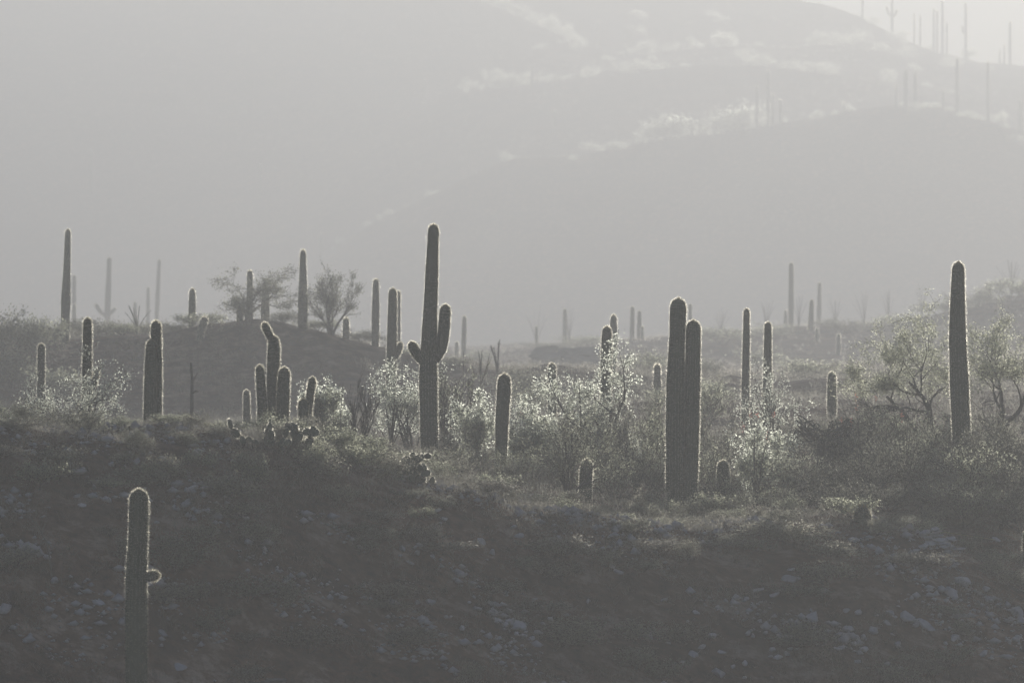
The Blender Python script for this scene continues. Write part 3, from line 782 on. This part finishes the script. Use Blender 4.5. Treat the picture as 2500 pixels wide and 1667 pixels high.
for i in range(75):
    px = rc.uniform(-20, 2520); py = rc.uniform(1130 + 150 * min(max(px - 700, 0) / 900, 1), 1690)
    dd = np.arange(138, 175, 0.2); xx = (px - 1250) * PX * dd; k = int(np.argmax(height(xx, dd) >= (EYE - py) * PX * dd)); d = float(dd[k])
    g = at(px, d); h = rc.uniform(0.25, 0.65)
    shared_shrub('slope_shrub', i, 'slope_shrub%d' % (i % 2), (SHRUB, VASE)[i % 2], px, EYE - (g[2] + h) / (PX * d), rc.uniform(60, 150), d,
                 'dim low shrub on the shaded front slope', 'dim shrubs on the shaded front slope', ('leaf_sage', 'leaf_dark', 'leaf_sage', 'brush')[i % 4], 2400, 0.09, 0.10, 0.012)
# on the hazy mound
woody('lacy_tree', 31, CROWN, 600, 662, 215, 303, 'wide spreading lacy shrub on the crest of the hazy mound', 'tree', 'leaf_dark', n_leaf=6720, leaf_size=0.09, clump=0.12, thick=0.03)
woody('lacy_tree', 32, VASE, 808, 668, 125, 303, 'upright lacy tree right of the tall saguaro on the mound', 'tree', 'leaf_dark', n_leaf=4160, leaf_size=0.09, clump=0.11, thick=0.024)
mb = [(20, 765, 140, 298), (95, 780, 110, 300), (235, 780, 130, 304), (300, 790, 90, 304), (410, 785, 100, 303), (500, 765, 120, 303), (690, 760, 110, 303), (780, 780, 100, 303),
      (880, 805, 110, 303), (1020, 850, 120, 303), (30, 860, 140, 294), (130, 900, 150, 292), (1120, 870, 110, 303)]
for i, (px, top, w, d) in enumerate(mb):
    shared_shrub('mound_shrub', i, 'mound_shrub%d' % (i % 2), (SHRUB, VASE)[i % 2], px, top, w, d, 'hazy low shrub growing on the left mound', 'shrubs on the hazy mound', ('leaf_dark', 'leaf_olive')[i % 2], 2720, 0.085, 0.13, 0.016)
# on the right rise and the flat below it
rb = [(1300, 940, 150, 262), (1260, 905, 130, 290), (1650, 950, 130, 262), (1740, 930, 140, 280), (1700, 870, 120, 330), (1580, 860, 130, 335), (1960, 880, 150, 330), (2080, 900, 140, 320),
      (1850, 850, 130, 400), (2200, 860, 150, 390), (2320, 800, 150, 440), (1760, 800, 130, 455), (1900, 790, 140, 462), (2060, 780, 140, 464), (2180, 770, 150, 466), (2300, 735, 150, 468),
      (2390, 705, 140, 468), (2480, 680, 150, 466), (1440, 820, 120, 466), (1340, 835, 120, 466), (1180, 855, 120, 452)]
for i, (px, top, w, d) in enumerate(rb):
    shared_shrub('rise_shrub', i, 'rise_shrub%d' % (i % 2), (SHRUB, VASE)[i % 2], px, top, w, d, 'washed-out shrub on the misty ground of the far flat and rise', 'misty shrubs on the flat and rise', ('leaf_olive', 'leaf_dark', 'leaf_olive')[i % 3], 2600, 0.075, 0.16, 0.014)

# crowns catching the sun on the far ridges: a few meshes shared by all
FARM = []
for k in range(5):
    lines, rng = skeleton(500 + k, CROWN, 1.0, 0.62, 0, 0.03)
    geo = Geo(); tw = []
    for pts, rad, lv in lines:
        if lv <= 2: geo.tube(pts, np.maximum(rad, 0.004), 3)
        if lv >= 2: tw.append(pts[1:])
    tw = np.concatenate(tw)
    P = tw[rng.integers(0, len(tw), 1500)] + rng.normal(size=(1500, 3)) * 0.045
    V, T = leaves(P, 0.05, rng, 0.6)
    a = geo.mesh('far_trunk'); a.materials.append(M['palebark'])
    b = make_mesh('far_crown', V, None, T); b.materials.append(M['leaf_bright'])
    FARM.append((a, b))
rr = random.Random(7)
def far_tree(px, dist, w_px, label, group):
    dist = deep(dist)
    g = at(px, dist)
    s = w_px * PX * dist
    t = thing('far_tree', (g[0], g[1], g[2] - 0.1), label, 'tree', group, rr.uniform(0, 6.28))
    a, b = FARM[rr.randrange(len(FARM))]
    link('trunk', a, None, t, scale=(s, s, s * rr.uniform(0.8, 1.15)))
    link('crown', b, None, t, scale=(s, s, s * rr.uniform(0.8, 1.15)))
for px, w in [(1600, 95), (1632, 80), (1665, 75), (1705, 70), (1585, 60), (1618, 100), (1745, 75), (1775, 90), (1805, 95), (1838, 70), (1560, 30), (1570, 26), (1400, 26), (1050, 30), (1060, 22), (900, 28), (955, 24), (935, 22),
              (2205, 22), (2232, 24), (2262, 24), (2290, 28), (2318, 24), (2345, 22), (2065, 28), (2040, 20), (1905, 26), (1870, 24), (815, 26), (830, 30), (2380, 26), (2410, 24), (2450, 24)]:
    far_tree(px + rr.uniform(-4, 4), 1401 + rr.uniform(-2, 6), w, 'sunlit round tree on the crest of the nearer far hillside', 'sunlit trees on the nearer far crest')
for px, d, w in [(1215, 1633, 60), (1250, 1633, 65), (1290, 1633, 60), (1330, 1632, 40), (1235, 1636, 45), (1380, 1632, 30), (1560, 1632, 45), (1620, 1632, 36), (1860, 1633, 60), (1930, 1633, 45), (1250, 1470, 40)] + \
               [(1235, 1793, 45), (1255, 1792, 40), (1280, 1792, 50), (1305, 1792, 45), (1335, 1792, 55), (1365, 1792, 60), (1395, 1792, 45), (1410, 1792, 40), (1425, 1792, 34), (1360, 1772, 45), (1390, 1764, 50), (1410, 1756, 40)] + \
               [(1650, 1794, 40), (1700, 1794, 45), (1760, 1794, 50), (2000, 1794, 60), (2040, 1794, 55), (2080, 1794, 60), (2150, 1794, 50), (2230, 1794, 45), (2180, 1895, 45)]:
    far_tree(px + rr.uniform(-4, 4), d + rr.uniform(0, 5), w, 'pale sunlit tree on a spur of the farthest hill', 'sunlit trees on the farthest hill')

for k in range(70):
    px = rr.uniform(1150, 2480); d = rr.choice([1400, 1402, 1630, 1634, 1640, 1790, 1796, 1800, 1945, 1940, 1880, 1850, 1740])
    far_tree(px, d + rr.uniform(-6, 8), rr.uniform(18, 55), 'small scattered tree on the upper right slopes of the far hills', 'scattered trees on the far hills')
# ------------------------------------------------------------------ ocotillos
def ocotillo(px, top, width_px, dist, n, seed, label, group=None, base_w=0.02, flowers=False, mat='bark'):
    rng = np.random.default_rng(seed)
    dist = deep(dist)
    g = at(px, dist)
    H = row_z(top, dist) - g[2]; W = width_px * PX * dist / 2
    t = thing('ocotillo', (g[0], g[1], g[2] - 0.05), label, 'ocotillo', group)
    for k in range(n):
        az = rng.uniform(0, 6.28); s = rng.uniform(0.1, 1.0)
        tip = np.array([math.cos(az) * W * s, math.sin(az) * W * s, H * rng.uniform(0.72, 1.0) * (1 - 0.2 * s)])
        u = np.linspace(0, 1, 8)[:, None]
        P = tip * u * np.array([1, 1, 1.0]) + np.sin(u * math.pi) * np.array([-tip[0], -tip[1], 0]) * 0.18 + np.cumsum(rng.normal(size=(8, 3)) * 0.012, 0) * u
        geo = Geo(); geo.tube(P, base_w * (1 - 0.65 * u[:, 0]), 4)
        # thorns and small leaves make the wand look frayed
        m = 26
        q = rng.uniform(0.15, 1, m)
        pp = np.stack([np.interp(q, u[:, 0], P[:, c]) for c in range(3)], 1)
        V, T = leaves(pp, base_w * 2.2, rng, 0.4); geo.add(V, None, T)
        so = link('stem', geo.mesh('ocotillo_stem'), M[mat], t)
        if flowers and k % 2 == 0:
            V, T = leaves(P[-1] + rng.normal(size=(16, 3)) * np.array([0.02, 0.02, 0.07]), 0.055, rng, 0.5)
            link('flower', make_mesh('ocotillo_flower', V, None, T), M['flower'], so)['kind'] = 'stuff'
ocotillo(955, 945, 120, 184, 16, 1, 'dense fan of thin dark ocotillo wands left of the tallest saguaro', base_w=0.018)
ocotillo(1402, 930, 110, 212, 18, 2, 'fan of ocotillo wands seen under the silvery tree', base_w=0.018)
ocotillo(2105, 940, 230, 187, 12, 3, 'wide ocotillo with bud-tipped wands left of the palo verdes', base_w=0.016, flowers=True)
ocotillo(1845, 970, 150, 182, 9, 4, 'slanting ocotillo wands crossing the low white-sparkling shrub', base_w=0.014, flowers=True)
ocotillo(2210, 950, 190, 183, 10, 5, 'loose ocotillo in the thicket just left of the armless saguaro', base_w=0.014)
ocotillo(335, 730, 90, 306, 10, 6, 'hazy ocotillo on the left mound behind the double-stemmed saguaro', base_w=0.03)
ocotillo(1215, 815, 50, 300, 5, 7, 'few stout bare ocotillo stems at the right foot of the mound', base_w=0.05)
ocotillo(1173, 822, 22, 300, 2, 8, 'two bare dark ocotillo stems left of the stout ones', base_w=0.045)
for i, (px, top, w, d) in enumerate([(1870, 715, 55, 470), (1950, 705, 50, 472), (2110, 700, 65, 472), (2170, 690, 60, 474), (2250, 680, 55, 474), (2040, 720, 55, 470),
                                     (1310, 735, 65, 520), (1390, 725, 60, 520), (1760, 740, 50, 470)]):
    ocotillo(px, top, w, d, 13, 20 + i, 'ghostly ocotillo fan on the misty skyline of the rise', 'ghostly ocotillos on the rise', base_w=0.02)
ocotillo(2470, 622, 110, 476, 11, 40, 'tall ocotillo on the highest part of the right rise', base_w=0.035)

# ------------------------------------------------------------------ chollas
def cholla(px, top, width_px, dist, seed, label, trunk=True, joints=110):
    rng = np.random.default_rng(seed)
    dist = deep(dist)
    g = at(px, dist)
    H = row_z(top, dist) - g[2]; W = width_px * PX * dist / 2
    t = thing('cholla', (g[0], g[1], g[2] - 0.05), label, 'cactus')
    base = np.array([0, 0, H * (0.55 if trunk else 0.15)])
    tk = Geo(); tk.tube(np.array([[0, 0, 0], [0.03, 0, base[2] * 0.5], base]), [0.09 * H, 0.08 * H, 0.07 * H] if trunk else [0.05 * H, 0.05 * H, 0.04 * H], 8)
    link('trunk', tk.mesh('cholla_trunk'), M['cholla'], t)
    geo = Geo(); sp = Geo()
    for k in range(max(8, joints // 4)):
        a = rng.uniform(0, 6.28); p = base * np.array([1, 1, rng.uniform(0.75, 1.0)])
        for q in range(rng.integers(4, 9)):
            a += rng.normal() * 0.55
            d = unit(np.array([math.cos(a), math.sin(a), rng.uniform(-0.15, 0.95)]))
            e = p + d * 0.075 * H * rng.uniform(0.7, 1.3)
            if math.hypot(e[0], e[1]) > W or e[2] > H * 1.03 or e[2] < 0.08 * H: continue
            geo.tube(np.array([p, (p + e) / 2 + rng.normal(size=3) * 0.012, e]), [0.0065 * H, 0.009 * H, 0.006 * H], 4)
            w = p + (e - p) * rng.random((8, 1))
            V, T = blades(w, unit(rng.normal(size=(8, 3))), 0.055, 0.007, rng); sp.add(V, None, T)
            p = e
    link('branches', geo.mesh('cholla_branches', True), M['cholla'], t)
    so = link('spines', sp.mesh('cholla_spines'), M['spine'], t); so['kind'] = 'stuff'
cholla(2012, 938, 150, 189, 1, 'dark flat-topped cholla on a thick trunk beyond the crest', joints=260)
cholla(92, 985, 130, 167, 2, 'low dark tangled cholla beside the sparkling left shrub', trunk=False, joints=240)
cholla(2070, 1030, 90, 187, 3, 'small dark cholla beside the flat-topped one', trunk=False, joints=150)

# ------------------------------------------------------------------ prickly pears
def pad_mesh(seed):
    rng = np.random.default_rng(seed)
    n = 16
    th = np.arange(n) * 2 * math.pi / n
    prof = 0.5 * (1 + 0.12 * np.sin(th)) * (1 + 0.04 * rng.normal(size=n))
    ring = np.stack([prof * np.cos(th) * 0.68, np.zeros(n), 0.5 + prof * np.sin(th)], 1)
    V = np.vstack([ring + [0, 0.035, 0], ring + [0, -0.035, 0], ring * [0.72, 0, 0.72] + [0, 0.075, 0.14], ring * [0.72, 0, 0.72] + [0, -0.075, 0.14], [[0, 0.08, 0.5]], [[0, -0.08, 0.5]]])
    Q = []; T = []
    for i in range(n):
        j = (i + 1) % n
        Q += [(i, j, n + j, n + i), (j, i, 2 * n + i, 2 * n + j), (n + i, n + j, 3 * n + j, 3 * n + i)]
        T += [(2 * n + j, 2 * n + i, 4 * n), (3 * n + i, 3 * n + j, 4 * n + 1)]
    a = make_mesh('pad', V, Q, T, True); a.materials.append(M['pad'])
    # short spines round the rim and over the faces
    q = rng.uniform(0, 6.28, 150); rr_ = np.where(rng.random(150) < 0.8, 0.5, rng.uniform(0.1, 0.45, 150))
    P = np.stack([rr_ * np.cos(q) * 0.68, rng.normal(size=150) * 0.03, 0.5 + rr_ * np.sin(q)], 1)
    D = unit(np.stack([np.cos(q), rng.normal(size=150) * 0.6, np.sin(q)], 1))
    Vb, Tb = blades(P, D, 0.2, 0.03, rng)
    b = make_mesh('pad_spines', Vb, None, Tb); b.materials.append(M['spine'])
    return a, b
PADS = [pad_mesh(k) for k in range(4)]
def prickly_pear(px, dist, n, spread, tall, seed, label):
    rng = np.random.default_rng(seed)
    dist = deep(dist)
    g = at(px, dist)
    t = thing('prickly_pear', (g[0], g[1], g[2]), label, 'cactus')
    made = []
    for k in range(n):
        s = rng.uniform(0.2, 0.3)
        if k < n * 0.45 or not made:
            x, y = rng.normal() * spread * 0.5, rng.normal() * 0.25
            z = h1(g[0] + x, g[1] + y) - g[2] - 0.03; tilt = rng.normal() * 0.35
        else:
            bx, by, bz, bs, bt, lev = made[rng.integers(len(made))]
            if lev >= tall: continue
            tilt = bt + rng.choice([-1, 1]) * rng.uniform(0.25, 0.75)
            x = bx + math.sin(bt) * bs * 0.95; z = bz + math.cos(bt) * bs * 0.95; y = by + rng.normal() * 0.03
        made.append((x, y, z, s, tilt, 0 if k < n * 0.45 else lev + 1))
        a, b = PADS[rng.integers(4)]
        rot = (rng.normal() * 0.15, tilt, 0); 
        p = link('pad', a, None, t, (x, y, z), (rot[0], rot[1], rng.normal() * 0.6), (s, s, s))
        q = link('spines', b, None, p); q['kind'] = 'stuff'
prickly_pear(738, 162.8, 26, 0.7, 3, 1, 'prickly pear with glowing pad rims just below the leaning saguaro')
prickly_pear(648, 162.2, 20, 0.6, 2, 2, 'low dark prickly pear at the crest under the broken-topped saguaro')
prickly_pear(962, 165, 24, 0.5, 3, 3, 'prickly pear spilling over the crest left of the tallest saguaro foot')
prickly_pear(1020, 165.2, 28, 0.7, 2, 4, 'prickly pear with bright spiny rims lower down the crest')
prickly_pear(945, 149.5, 40, 1.3, 2, 5, 'dim prickly pear patch low on the shaded front slope')
prickly_pear(1735, 190, 20, 0.6, 3, 6, 'prickly pear in the brush right of the two-column saguaro')
prickly_pear(1990, 189.5, 16, 0.5, 4, 7, 'prickly pear leaning on the trunk of the flat-topped cholla')

# ------------------------------------------------------------------ barrel cactus, stalks, dead wood
def barrel(px, dist):
    rng = np.random.default_rng(5)
    g = at(px, dist)
    t = thing('barrel_cactus', tuple(g), 'squat barrel cactus with a crown of curved yellow fruit on the right crest', 'cactus')
    geo = Geo(); sp = Geo()
    stem(geo, sp, np.array([[0, 0, -0.1], [0.0, 0, 0.15], [0.02, 0, 0.42]]), [0.2, 0.24, 0.2], 16, 0.05, rng, 0.07, 0.008, 7, 0.05)
    link('body', geo.mesh('barrel_body', True), M['skin'], t)
    s = link('spines', sp.mesh('barrel_spines'), M['spine'], t); s['kind'] = 'stuff'
    for k in range(9):
        a = k * 0.7
        f = Geo(); p = np.array([0.1 * math.cos(a) + .02, 0.1 * math.sin(a), 0.4])
        f.tube(np.array([p, p + [0.02 * math.cos(a), 0.02 * math.sin(a), 0.05], p + [0.03 * math.cos(a), 0.03 * math.sin(a), 0.09]]), [0.025, 0.03, 0.015], 6)
        link('fruit', f.mesh('barrel_fruit', True), M['drystalk'], t)
barrel(2105, 171.5)
def stick(name, pts, r, mat, label, cat, twigs=0, seed=0):
    """pts: (px, distance, height above ground)"""
    rng = np.random.default_rng(seed)
    P = np.array([at(a, d) + [0, 0, h] for a, d, h in pts])
    o = P[0].copy()
    u = np.linspace(0, 1, 12); s = np.linspace(0, 1, len(P))
    C = np.stack([np.interp(u, s, P[:, c]) for c in range(3)], 1) - o
    t = thing(name, tuple(o), label, cat)
    geo = Geo(); geo.tube(C, r * (1 - 0.5 * u), 5)
    link('main_stem', geo.mesh(name + '_stem'), M[mat], t)
    for k in range(twigs):
        i = rng.integers(3, 11)
        g2 = Geo(); d = unit(rng.normal(size=3) + [0, 0, 0.4]) * rng.uniform(0.15, 0.5)
        g2.tube(np.array([C[i], C[i] + d * 0.5 + rng.normal(size=3) * 0.03, C[i] + d]), [r * 0.5, r * 0.4, r * 0.2], 4)
        link('twig', g2.mesh(name + '_twig'), M[mat], t)
stick('dry_stalk', [(2296, 173.4, 0.25), (2432, 173.8, 0.42)], 0.014, 'drystalk', 'straight yellow dry stalk leaning over the right crest', 'stalk')
stick('dead_branch', [(128, 151.4, 0.0), (118, 151.6, 0.7), (88, 151.8, 1.05), (10, 152.0, 1.2)], 0.022, 'dead', 'bleached dead branch arching over the shaded left slope', 'branch', 7, 3)
stick('dead_branch', [(530, 149.5, 0.1), (560, 150.0, 0.35), (610, 150.6, 0.35)], 0.015, 'dead', 'thin fallen branch lying on the shaded slope', 'branch', 4, 5)
stick('dead_cactus', [(466, 203, -0.1), (468, 203, 0.9), (469, 203, 2.0), (466, 203, 2.55)], 0.075, 'dead', 'slim dead cactus skeleton standing behind the left crest', 'dead cactus', 2, 6)
stick('dead_cactus', [(480, 202, -0.1), (481, 202, 0.55), (480, 202, 0.95)], 0.1, 'dead', 'short dead stump beside the slim cactus skeleton', 'dead cactus', 1, 7)
stick('flower_stalk', [(830, 184, 0), (832, 184, 1.2), (838, 184, 2.0)], 0.012, 'dead', 'tall thin dry flower stalk before the mound', 'stalk', 5, 8)
stick('flower_stalk', [(1175, 182, 0), (1178, 182, 0.7), (1182, 182, 1.3)], 0.012, 'straw', 'pale upright flower stalk below the sparkling shrub', 'stalk', 4, 9)

# ------------------------------------------------------------------ rocks
def rock_mesh(seed):
    import bmesh
    rng = np.random.default_rng(seed)
    bm = bmesh.new()
    P = rng.normal(size=(16, 3)); P = unit(P) * rng.uniform(0.8, 1.05, (16, 1))
    P *= np.array([0.5, 0.42, 0.36])
    for p in P: bm.verts.new(p)
    r = bmesh.ops.convex_hull(bm, input=bm.verts)
    bmesh.ops.delete(bm, geom=[v for v in bm.verts if not v.link_faces], context='VERTS')
    bmesh.ops.bevel(bm, geom=list(bm.edges), offset=0.03, segments=1, affect='EDGES')
    me = bpy.data.meshes.new('rock'); bm.to_mesh(me); bm.free()
    me.materials.append(M['rock'])
    return me
ROCKS = [rock_mesh(900 + k) for k in range(9)]
def slope_hit(px, py):
    """where a sight line through the photograph meets the front slope"""
    d = np.arange(138, 176, 0.1)
    x = (px - 1250) * PX * d
    z = height(x, d)
    ray = (EYE - py) * PX * d
    i = np.argmax(z >= ray)
    return (d[i] if z[i] >= ray[i] else None)
rk = random.Random(12)
def rock(px, py, w, aspect=0.7, label='pale angular rock lying on the shaded front slope', group='pale rocks on the front slope', big=False):
    d = slope_hit(px, py)
    if d is None: return
    g = at(px, d); s = w * PX * d
    o = link('rock', ROCKS[rk.randrange(9)], None, None, (g[0], g[1], g[2] + s * 0.08), (rk.uniform(-.4, .4), rk.uniform(-.5, .5), rk.uniform(0, 6.28)),
             (s * 1.15, s * rk.uniform(0.8, 1.2), s * 1.3 * aspect))
    tag(o, label, 'rock', group)
for px, py, w, a in [(413, 1140, 44, .8), (190, 1155, 48, .5), (262, 1225, 36, .6), (75, 1353, 62, .7), (116, 1365, 24, .8), (12, 1495, 46, .9), (397, 1554, 30, .7), (437, 1632, 40, .5),
                     (465, 1200, 50, .4), (500, 1195, 30, .5), (134, 1420, 26, 1.), (1060, 1304, 32, 1.1), (1176, 1331, 36, .9), (1204, 1352, 26, .8), (1024, 1337, 26, .5), (981, 1344, 28, .6),
                     (1050, 1476, 34, .6), (1241, 1522, 22, .8), (1262, 1530, 56, .5), (1215, 1518, 30, .5), (1165, 1490, 28, .5), (1494, 1387, 22, .6), (1510, 1402, 30, .6), (1577, 1552, 42, .7),
                     (1986, 1513, 42, 1.1), (1979, 1494, 14, .9), (1962, 1565, 46, .9), (1925, 1560, 36, .5), (2044, 1586, 24, .9), (2073, 1540, 36, .7), (2088, 1557, 26, .6), (2109, 1559, 22, 1.2),
                     (2132, 1544, 36, .7), (2174, 1500, 38, .5), (2166, 1523, 28, .4), (2216, 1509, 52, .5), (2262, 1532, 46, .6), (2240, 1520, 30, .6), (2323, 1454, 52, .8), (2350, 1425, 54, .6),
                     (1927, 1418, 52, .6), (1753, 1651, 44, .7), (1692, 1601, 26, 1.2), (1673, 1548, 34, .7), (1738, 1555, 28, .8), (2484, 1502, 42, .9), (2480, 1563, 28, .9), (1850, 1445, 40, .4),
                     (1890, 1455, 36, .4), (2010, 1445, 30, .7), (2110, 1590, 34, .5), (1700, 1500, 24, .5), (330, 1130, 30, .5), (60, 1110, 40, .4), (600, 1270, 28, .6), (700, 1420, 30, .4),
                     (560, 1440, 34, .4), (900, 1300, 24, .5), (1900, 1610, 30, .6), (2400, 1600, 36, .5), (2330, 1560, 32, .5), (1620, 1470, 26, .5), (240, 1480, 34, .5)]:
    rock(px, py, w, a)
for k in range(170):
    cx = [180, 430, 1020, 1200, 1250, 2000, 2100, 2250, 2350, 1750][k % 10]; cy = [1180, 1210, 1330, 1500, 1540, 1480, 1560, 1520, 1430, 1600][k % 10]
    px, py = rk.gauss(cx, 110), rk.gauss(cy, 55)
    if 0 < px < 2500: rock(px, py, rk.uniform(10, 26), rk.uniform(.4, .9), 'small pale stone scattered among bigger rocks on the front slope', 'small stones on the front slope')
# stacked ledge of slabs at right, and the dark ledge in the mist
def ledge(name, px, dist, n, W, H, D, mat, label, seed, wr=(0.35, 0.7), tr=(0.35, 0.6)):
    rng = np.random.default_rng(seed)
    dist = deep(dist)
    g = at(px, dist)
    t = thing(name, tuple(g), label, 'rock')
    for k in range(n):
        u = k / max(n - 1, 1)
        w = W * rng.uniform(*wr); me = ROCKS[rng.integers(9)].copy(); me.materials.clear(); me.materials.append(M[mat])
        x = rng.uniform(-0.5, 0.5) * W * (1 - 0.3 * u)
        y = rng.normal() * 0.1 * D
        z = h1(g[0] + x, g[1] + y) - g[2] + H * u * 0.8
        link('slab', me, None, t, (x, y, z), (rng.normal() * .1, rng.normal() * .12 - 0.06, rng.normal() * .3), (w, D * rng.uniform(.7, 1.1), H * rng.uniform(*tr)))
ledge('rock_ledge', 2300, 170.4, 16, 1.4, 0.6, 0.5, 'rock', 'stacked ledge of pale slabs just below the right crest', 1, (0.15, 0.38), (0.2, 0.45))
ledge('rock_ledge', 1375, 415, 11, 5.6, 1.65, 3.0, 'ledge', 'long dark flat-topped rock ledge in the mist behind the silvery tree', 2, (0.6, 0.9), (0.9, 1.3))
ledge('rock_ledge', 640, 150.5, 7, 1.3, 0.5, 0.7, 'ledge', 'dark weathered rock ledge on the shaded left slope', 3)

# ------------------------------------------------------------------ low brush and grass, too dense to count
def tufts(name, n, sample, hmin, hmax, per, wid, mat, label, seed, flat=0.7, leafn=0, leafs=0.03):
    rng = np.random.default_rng(seed)
    x, y = sample(rng, n)
    z = height(x, y)
    h = rng.uniform(hmin, hmax, len(x)) * (0.55 + 0.9 * np.clip(fbm(x * 0.5, y * 0.5, 2, seed) + 0.5, 0, 1))
    P = np.repeat(np.stack([x, y, z - 0.02], 1), per, 0); hh = np.repeat(h, per)
    P = P + rng.normal(size=P.shape) * (hh * 0.22)[:, None] * np.array([1, 1, 0])
    D = unit(rng.normal(size=P.shape) * np.array([flat, flat, 0.25]) + np.array([0, 0, 1.0]))
    V, T = blades(P, D, hh * rng.uniform(0.5, 1.1, len(P)), wid, rng)
    geo = Geo(); geo.add(V, None, T)
    if leafn:
        i = rng.integers(0, len(P), len(x) * leafn)
        L = P[i] + D[i] * (hh[i] * rng.uniform(0.3, 1.0, len(i)))[:, None]
        V, T = leaves(L, leafs, rng, 0.6); geo.add(V, None, T)
    o = link(name, geo.mesh(name), M[mat])
    tag(o, label, kind='stuff')
def region(y0, y1, clump=0.0, thr=-0.1, seed=0, half=0.086):
    y0, y1 = deep(y0), deep(y1)
    def f(rng, n):
        y = rng.uniform(y0, y1, n * 2); x = rng.uniform(-half, half, n * 2) * y
        if clump:
            keep = fbm(x * clump, y * clump, 3, seed) > thr
            x, y = x[keep], y[keep]
        return x[:n], y[:n]
    return f
def crest_y(x, y):
    return 158 + 14 * np.clip((x / (y * PX) + 1250) / 2500, 0, 1)
def along_crest(off0, off1, clump=0.0, thr=0.0, seed=0):
    def f(rng, n):
        px = rng.uniform(-60, 2560, n * 2); cy = 158 + 14 * np.clip(px / 2500, 0, 1)
        y = cy + rng.uniform(off0, off1, n * 2); x = (px - 1250) * PX * y
        if clump:
            keep = fbm(x * clump, y * clump, 3, seed) > thr
            x, y = x[keep], y[keep]
        return x[:n], y[:n]
    return f
tufts('slope_brush', 5200, region(141, 172, 0.5, -0.05, 5), 0.14, 0.42, 12, 0.010, 'brush', 'dusky low brush covering the shaded front slope', 1, leafn=6, leafs=0.035)
tufts('dark_brush', 1500, region(141, 172, 0.22, 0.12, 9), 0.3, 0.6, 16, 0.012, 'brush', 'taller dark brush patches on the front slope', 2, leafn=14, leafs=0.045)
tufts('crest_grass', 2400, along_crest(-1.5, 9, 0.7, -0.05, 41), 0.06, 0.18, 9, 0.005, 'straw', 'dry backlit grass fringing the front crest', 3, leafn=6, leafs=0.02)
tufts('crest_brush', 3600, along_crest(-3.5, 10, 0.6, -0.05, 31), 0.12, 0.42, 7, 0.006, 'brush', 'low fuzzy scrub along the front crest', 11, flat=1.2, leafn=26, leafs=0.028)
tufts('flat_grass', 9000, region(170, 292, 0.25, -0.1, 13), 0.1, 0.3, 9, 0.010, 'straw', 'dry grass and weeds over the flat behind the crest', 4, flat=1.0)
tufts('flat_brush', 5200, region(172, 292, 0.3, 0.0, 15), 0.3, 0.75, 14, 0.014, 'brush', 'grey low brush over the flat behind the crest', 6, leafn=14, leafs=0.05)
tufts('mound_grass', 4500, region(288, 330, 0.2, -0.1, 17), 0.2, 0.6, 8, 0.02, 'brush', 'thin weeds on the hazy mound', 7, leafn=6, leafs=0.08)
tufts('rise_grass', 6000, region(330, 640, 0.1, -0.1, 19), 0.3, 0.8, 8, 0.03, 'straw', 'pale weeds on the misty rise', 8, leafn=5, leafs=0.1)
tufts('hill_scrub', 6000, region(1270, 2000, 0.03, -0.1, 21, 0.1), 0.5, 1.6, 6, 0.14, 'brush', 'scrub dotting the far hillsides', 10, leafn=14, leafs=0.3)

def gravel(n, seed):
    """angular chips in patches on the shaded slope"""
    rng = np.random.default_rng(seed)
    x, y = region(141, 173, 0.4, 0.16, 51)(rng, n)
    z = height(x, y)
    s = rng.uniform(0.025, 0.09, len(x)) * np.where(rng.random(len(x)) < 0.15, 2.2, rng.uniform(0.5, 1.1, len(x)))
    base = np.array([[1, 0, 0], [-1, 0.1, 0], [0.1, 1, 0], [0, -1, 0.1], [0.1, 0.1, 0.8], [0, 0, -0.6]])
    F = np.array([[0, 2, 4], [2, 1, 4], [1, 3, 4], [3, 0, 4], [2, 0, 5], [1, 2, 5], [3, 1, 5], [0, 3, 5]])
    a = rng.uniform(0, 6.28, len(x)); c, sn = np.cos(a), np.sin(a)
    B = base[None] * rng.uniform(0.6, 1.4, (len(x), 6, 3)) * s[:, None, None]
    V = np.stack([B[..., 0] * c[:, None] - B[..., 1] * sn[:, None], B[..., 0] * sn[:, None] + B[..., 1] * c[:, None], B[..., 2] * 0.8], -1) + np.stack([x, y, z + s * 0.2], 1)[:, None]
    T = (F[None] + 6 * np.arange(len(x))[:, None, None]).reshape(-1, 3)
    o = link('gravel', make_mesh('gravel', V.reshape(-1, 3), None, T), M['rock'])
    tag(o, 'pale angular gravel in patches on the shaded front slope', kind='stuff')
gravel(12000, 77)
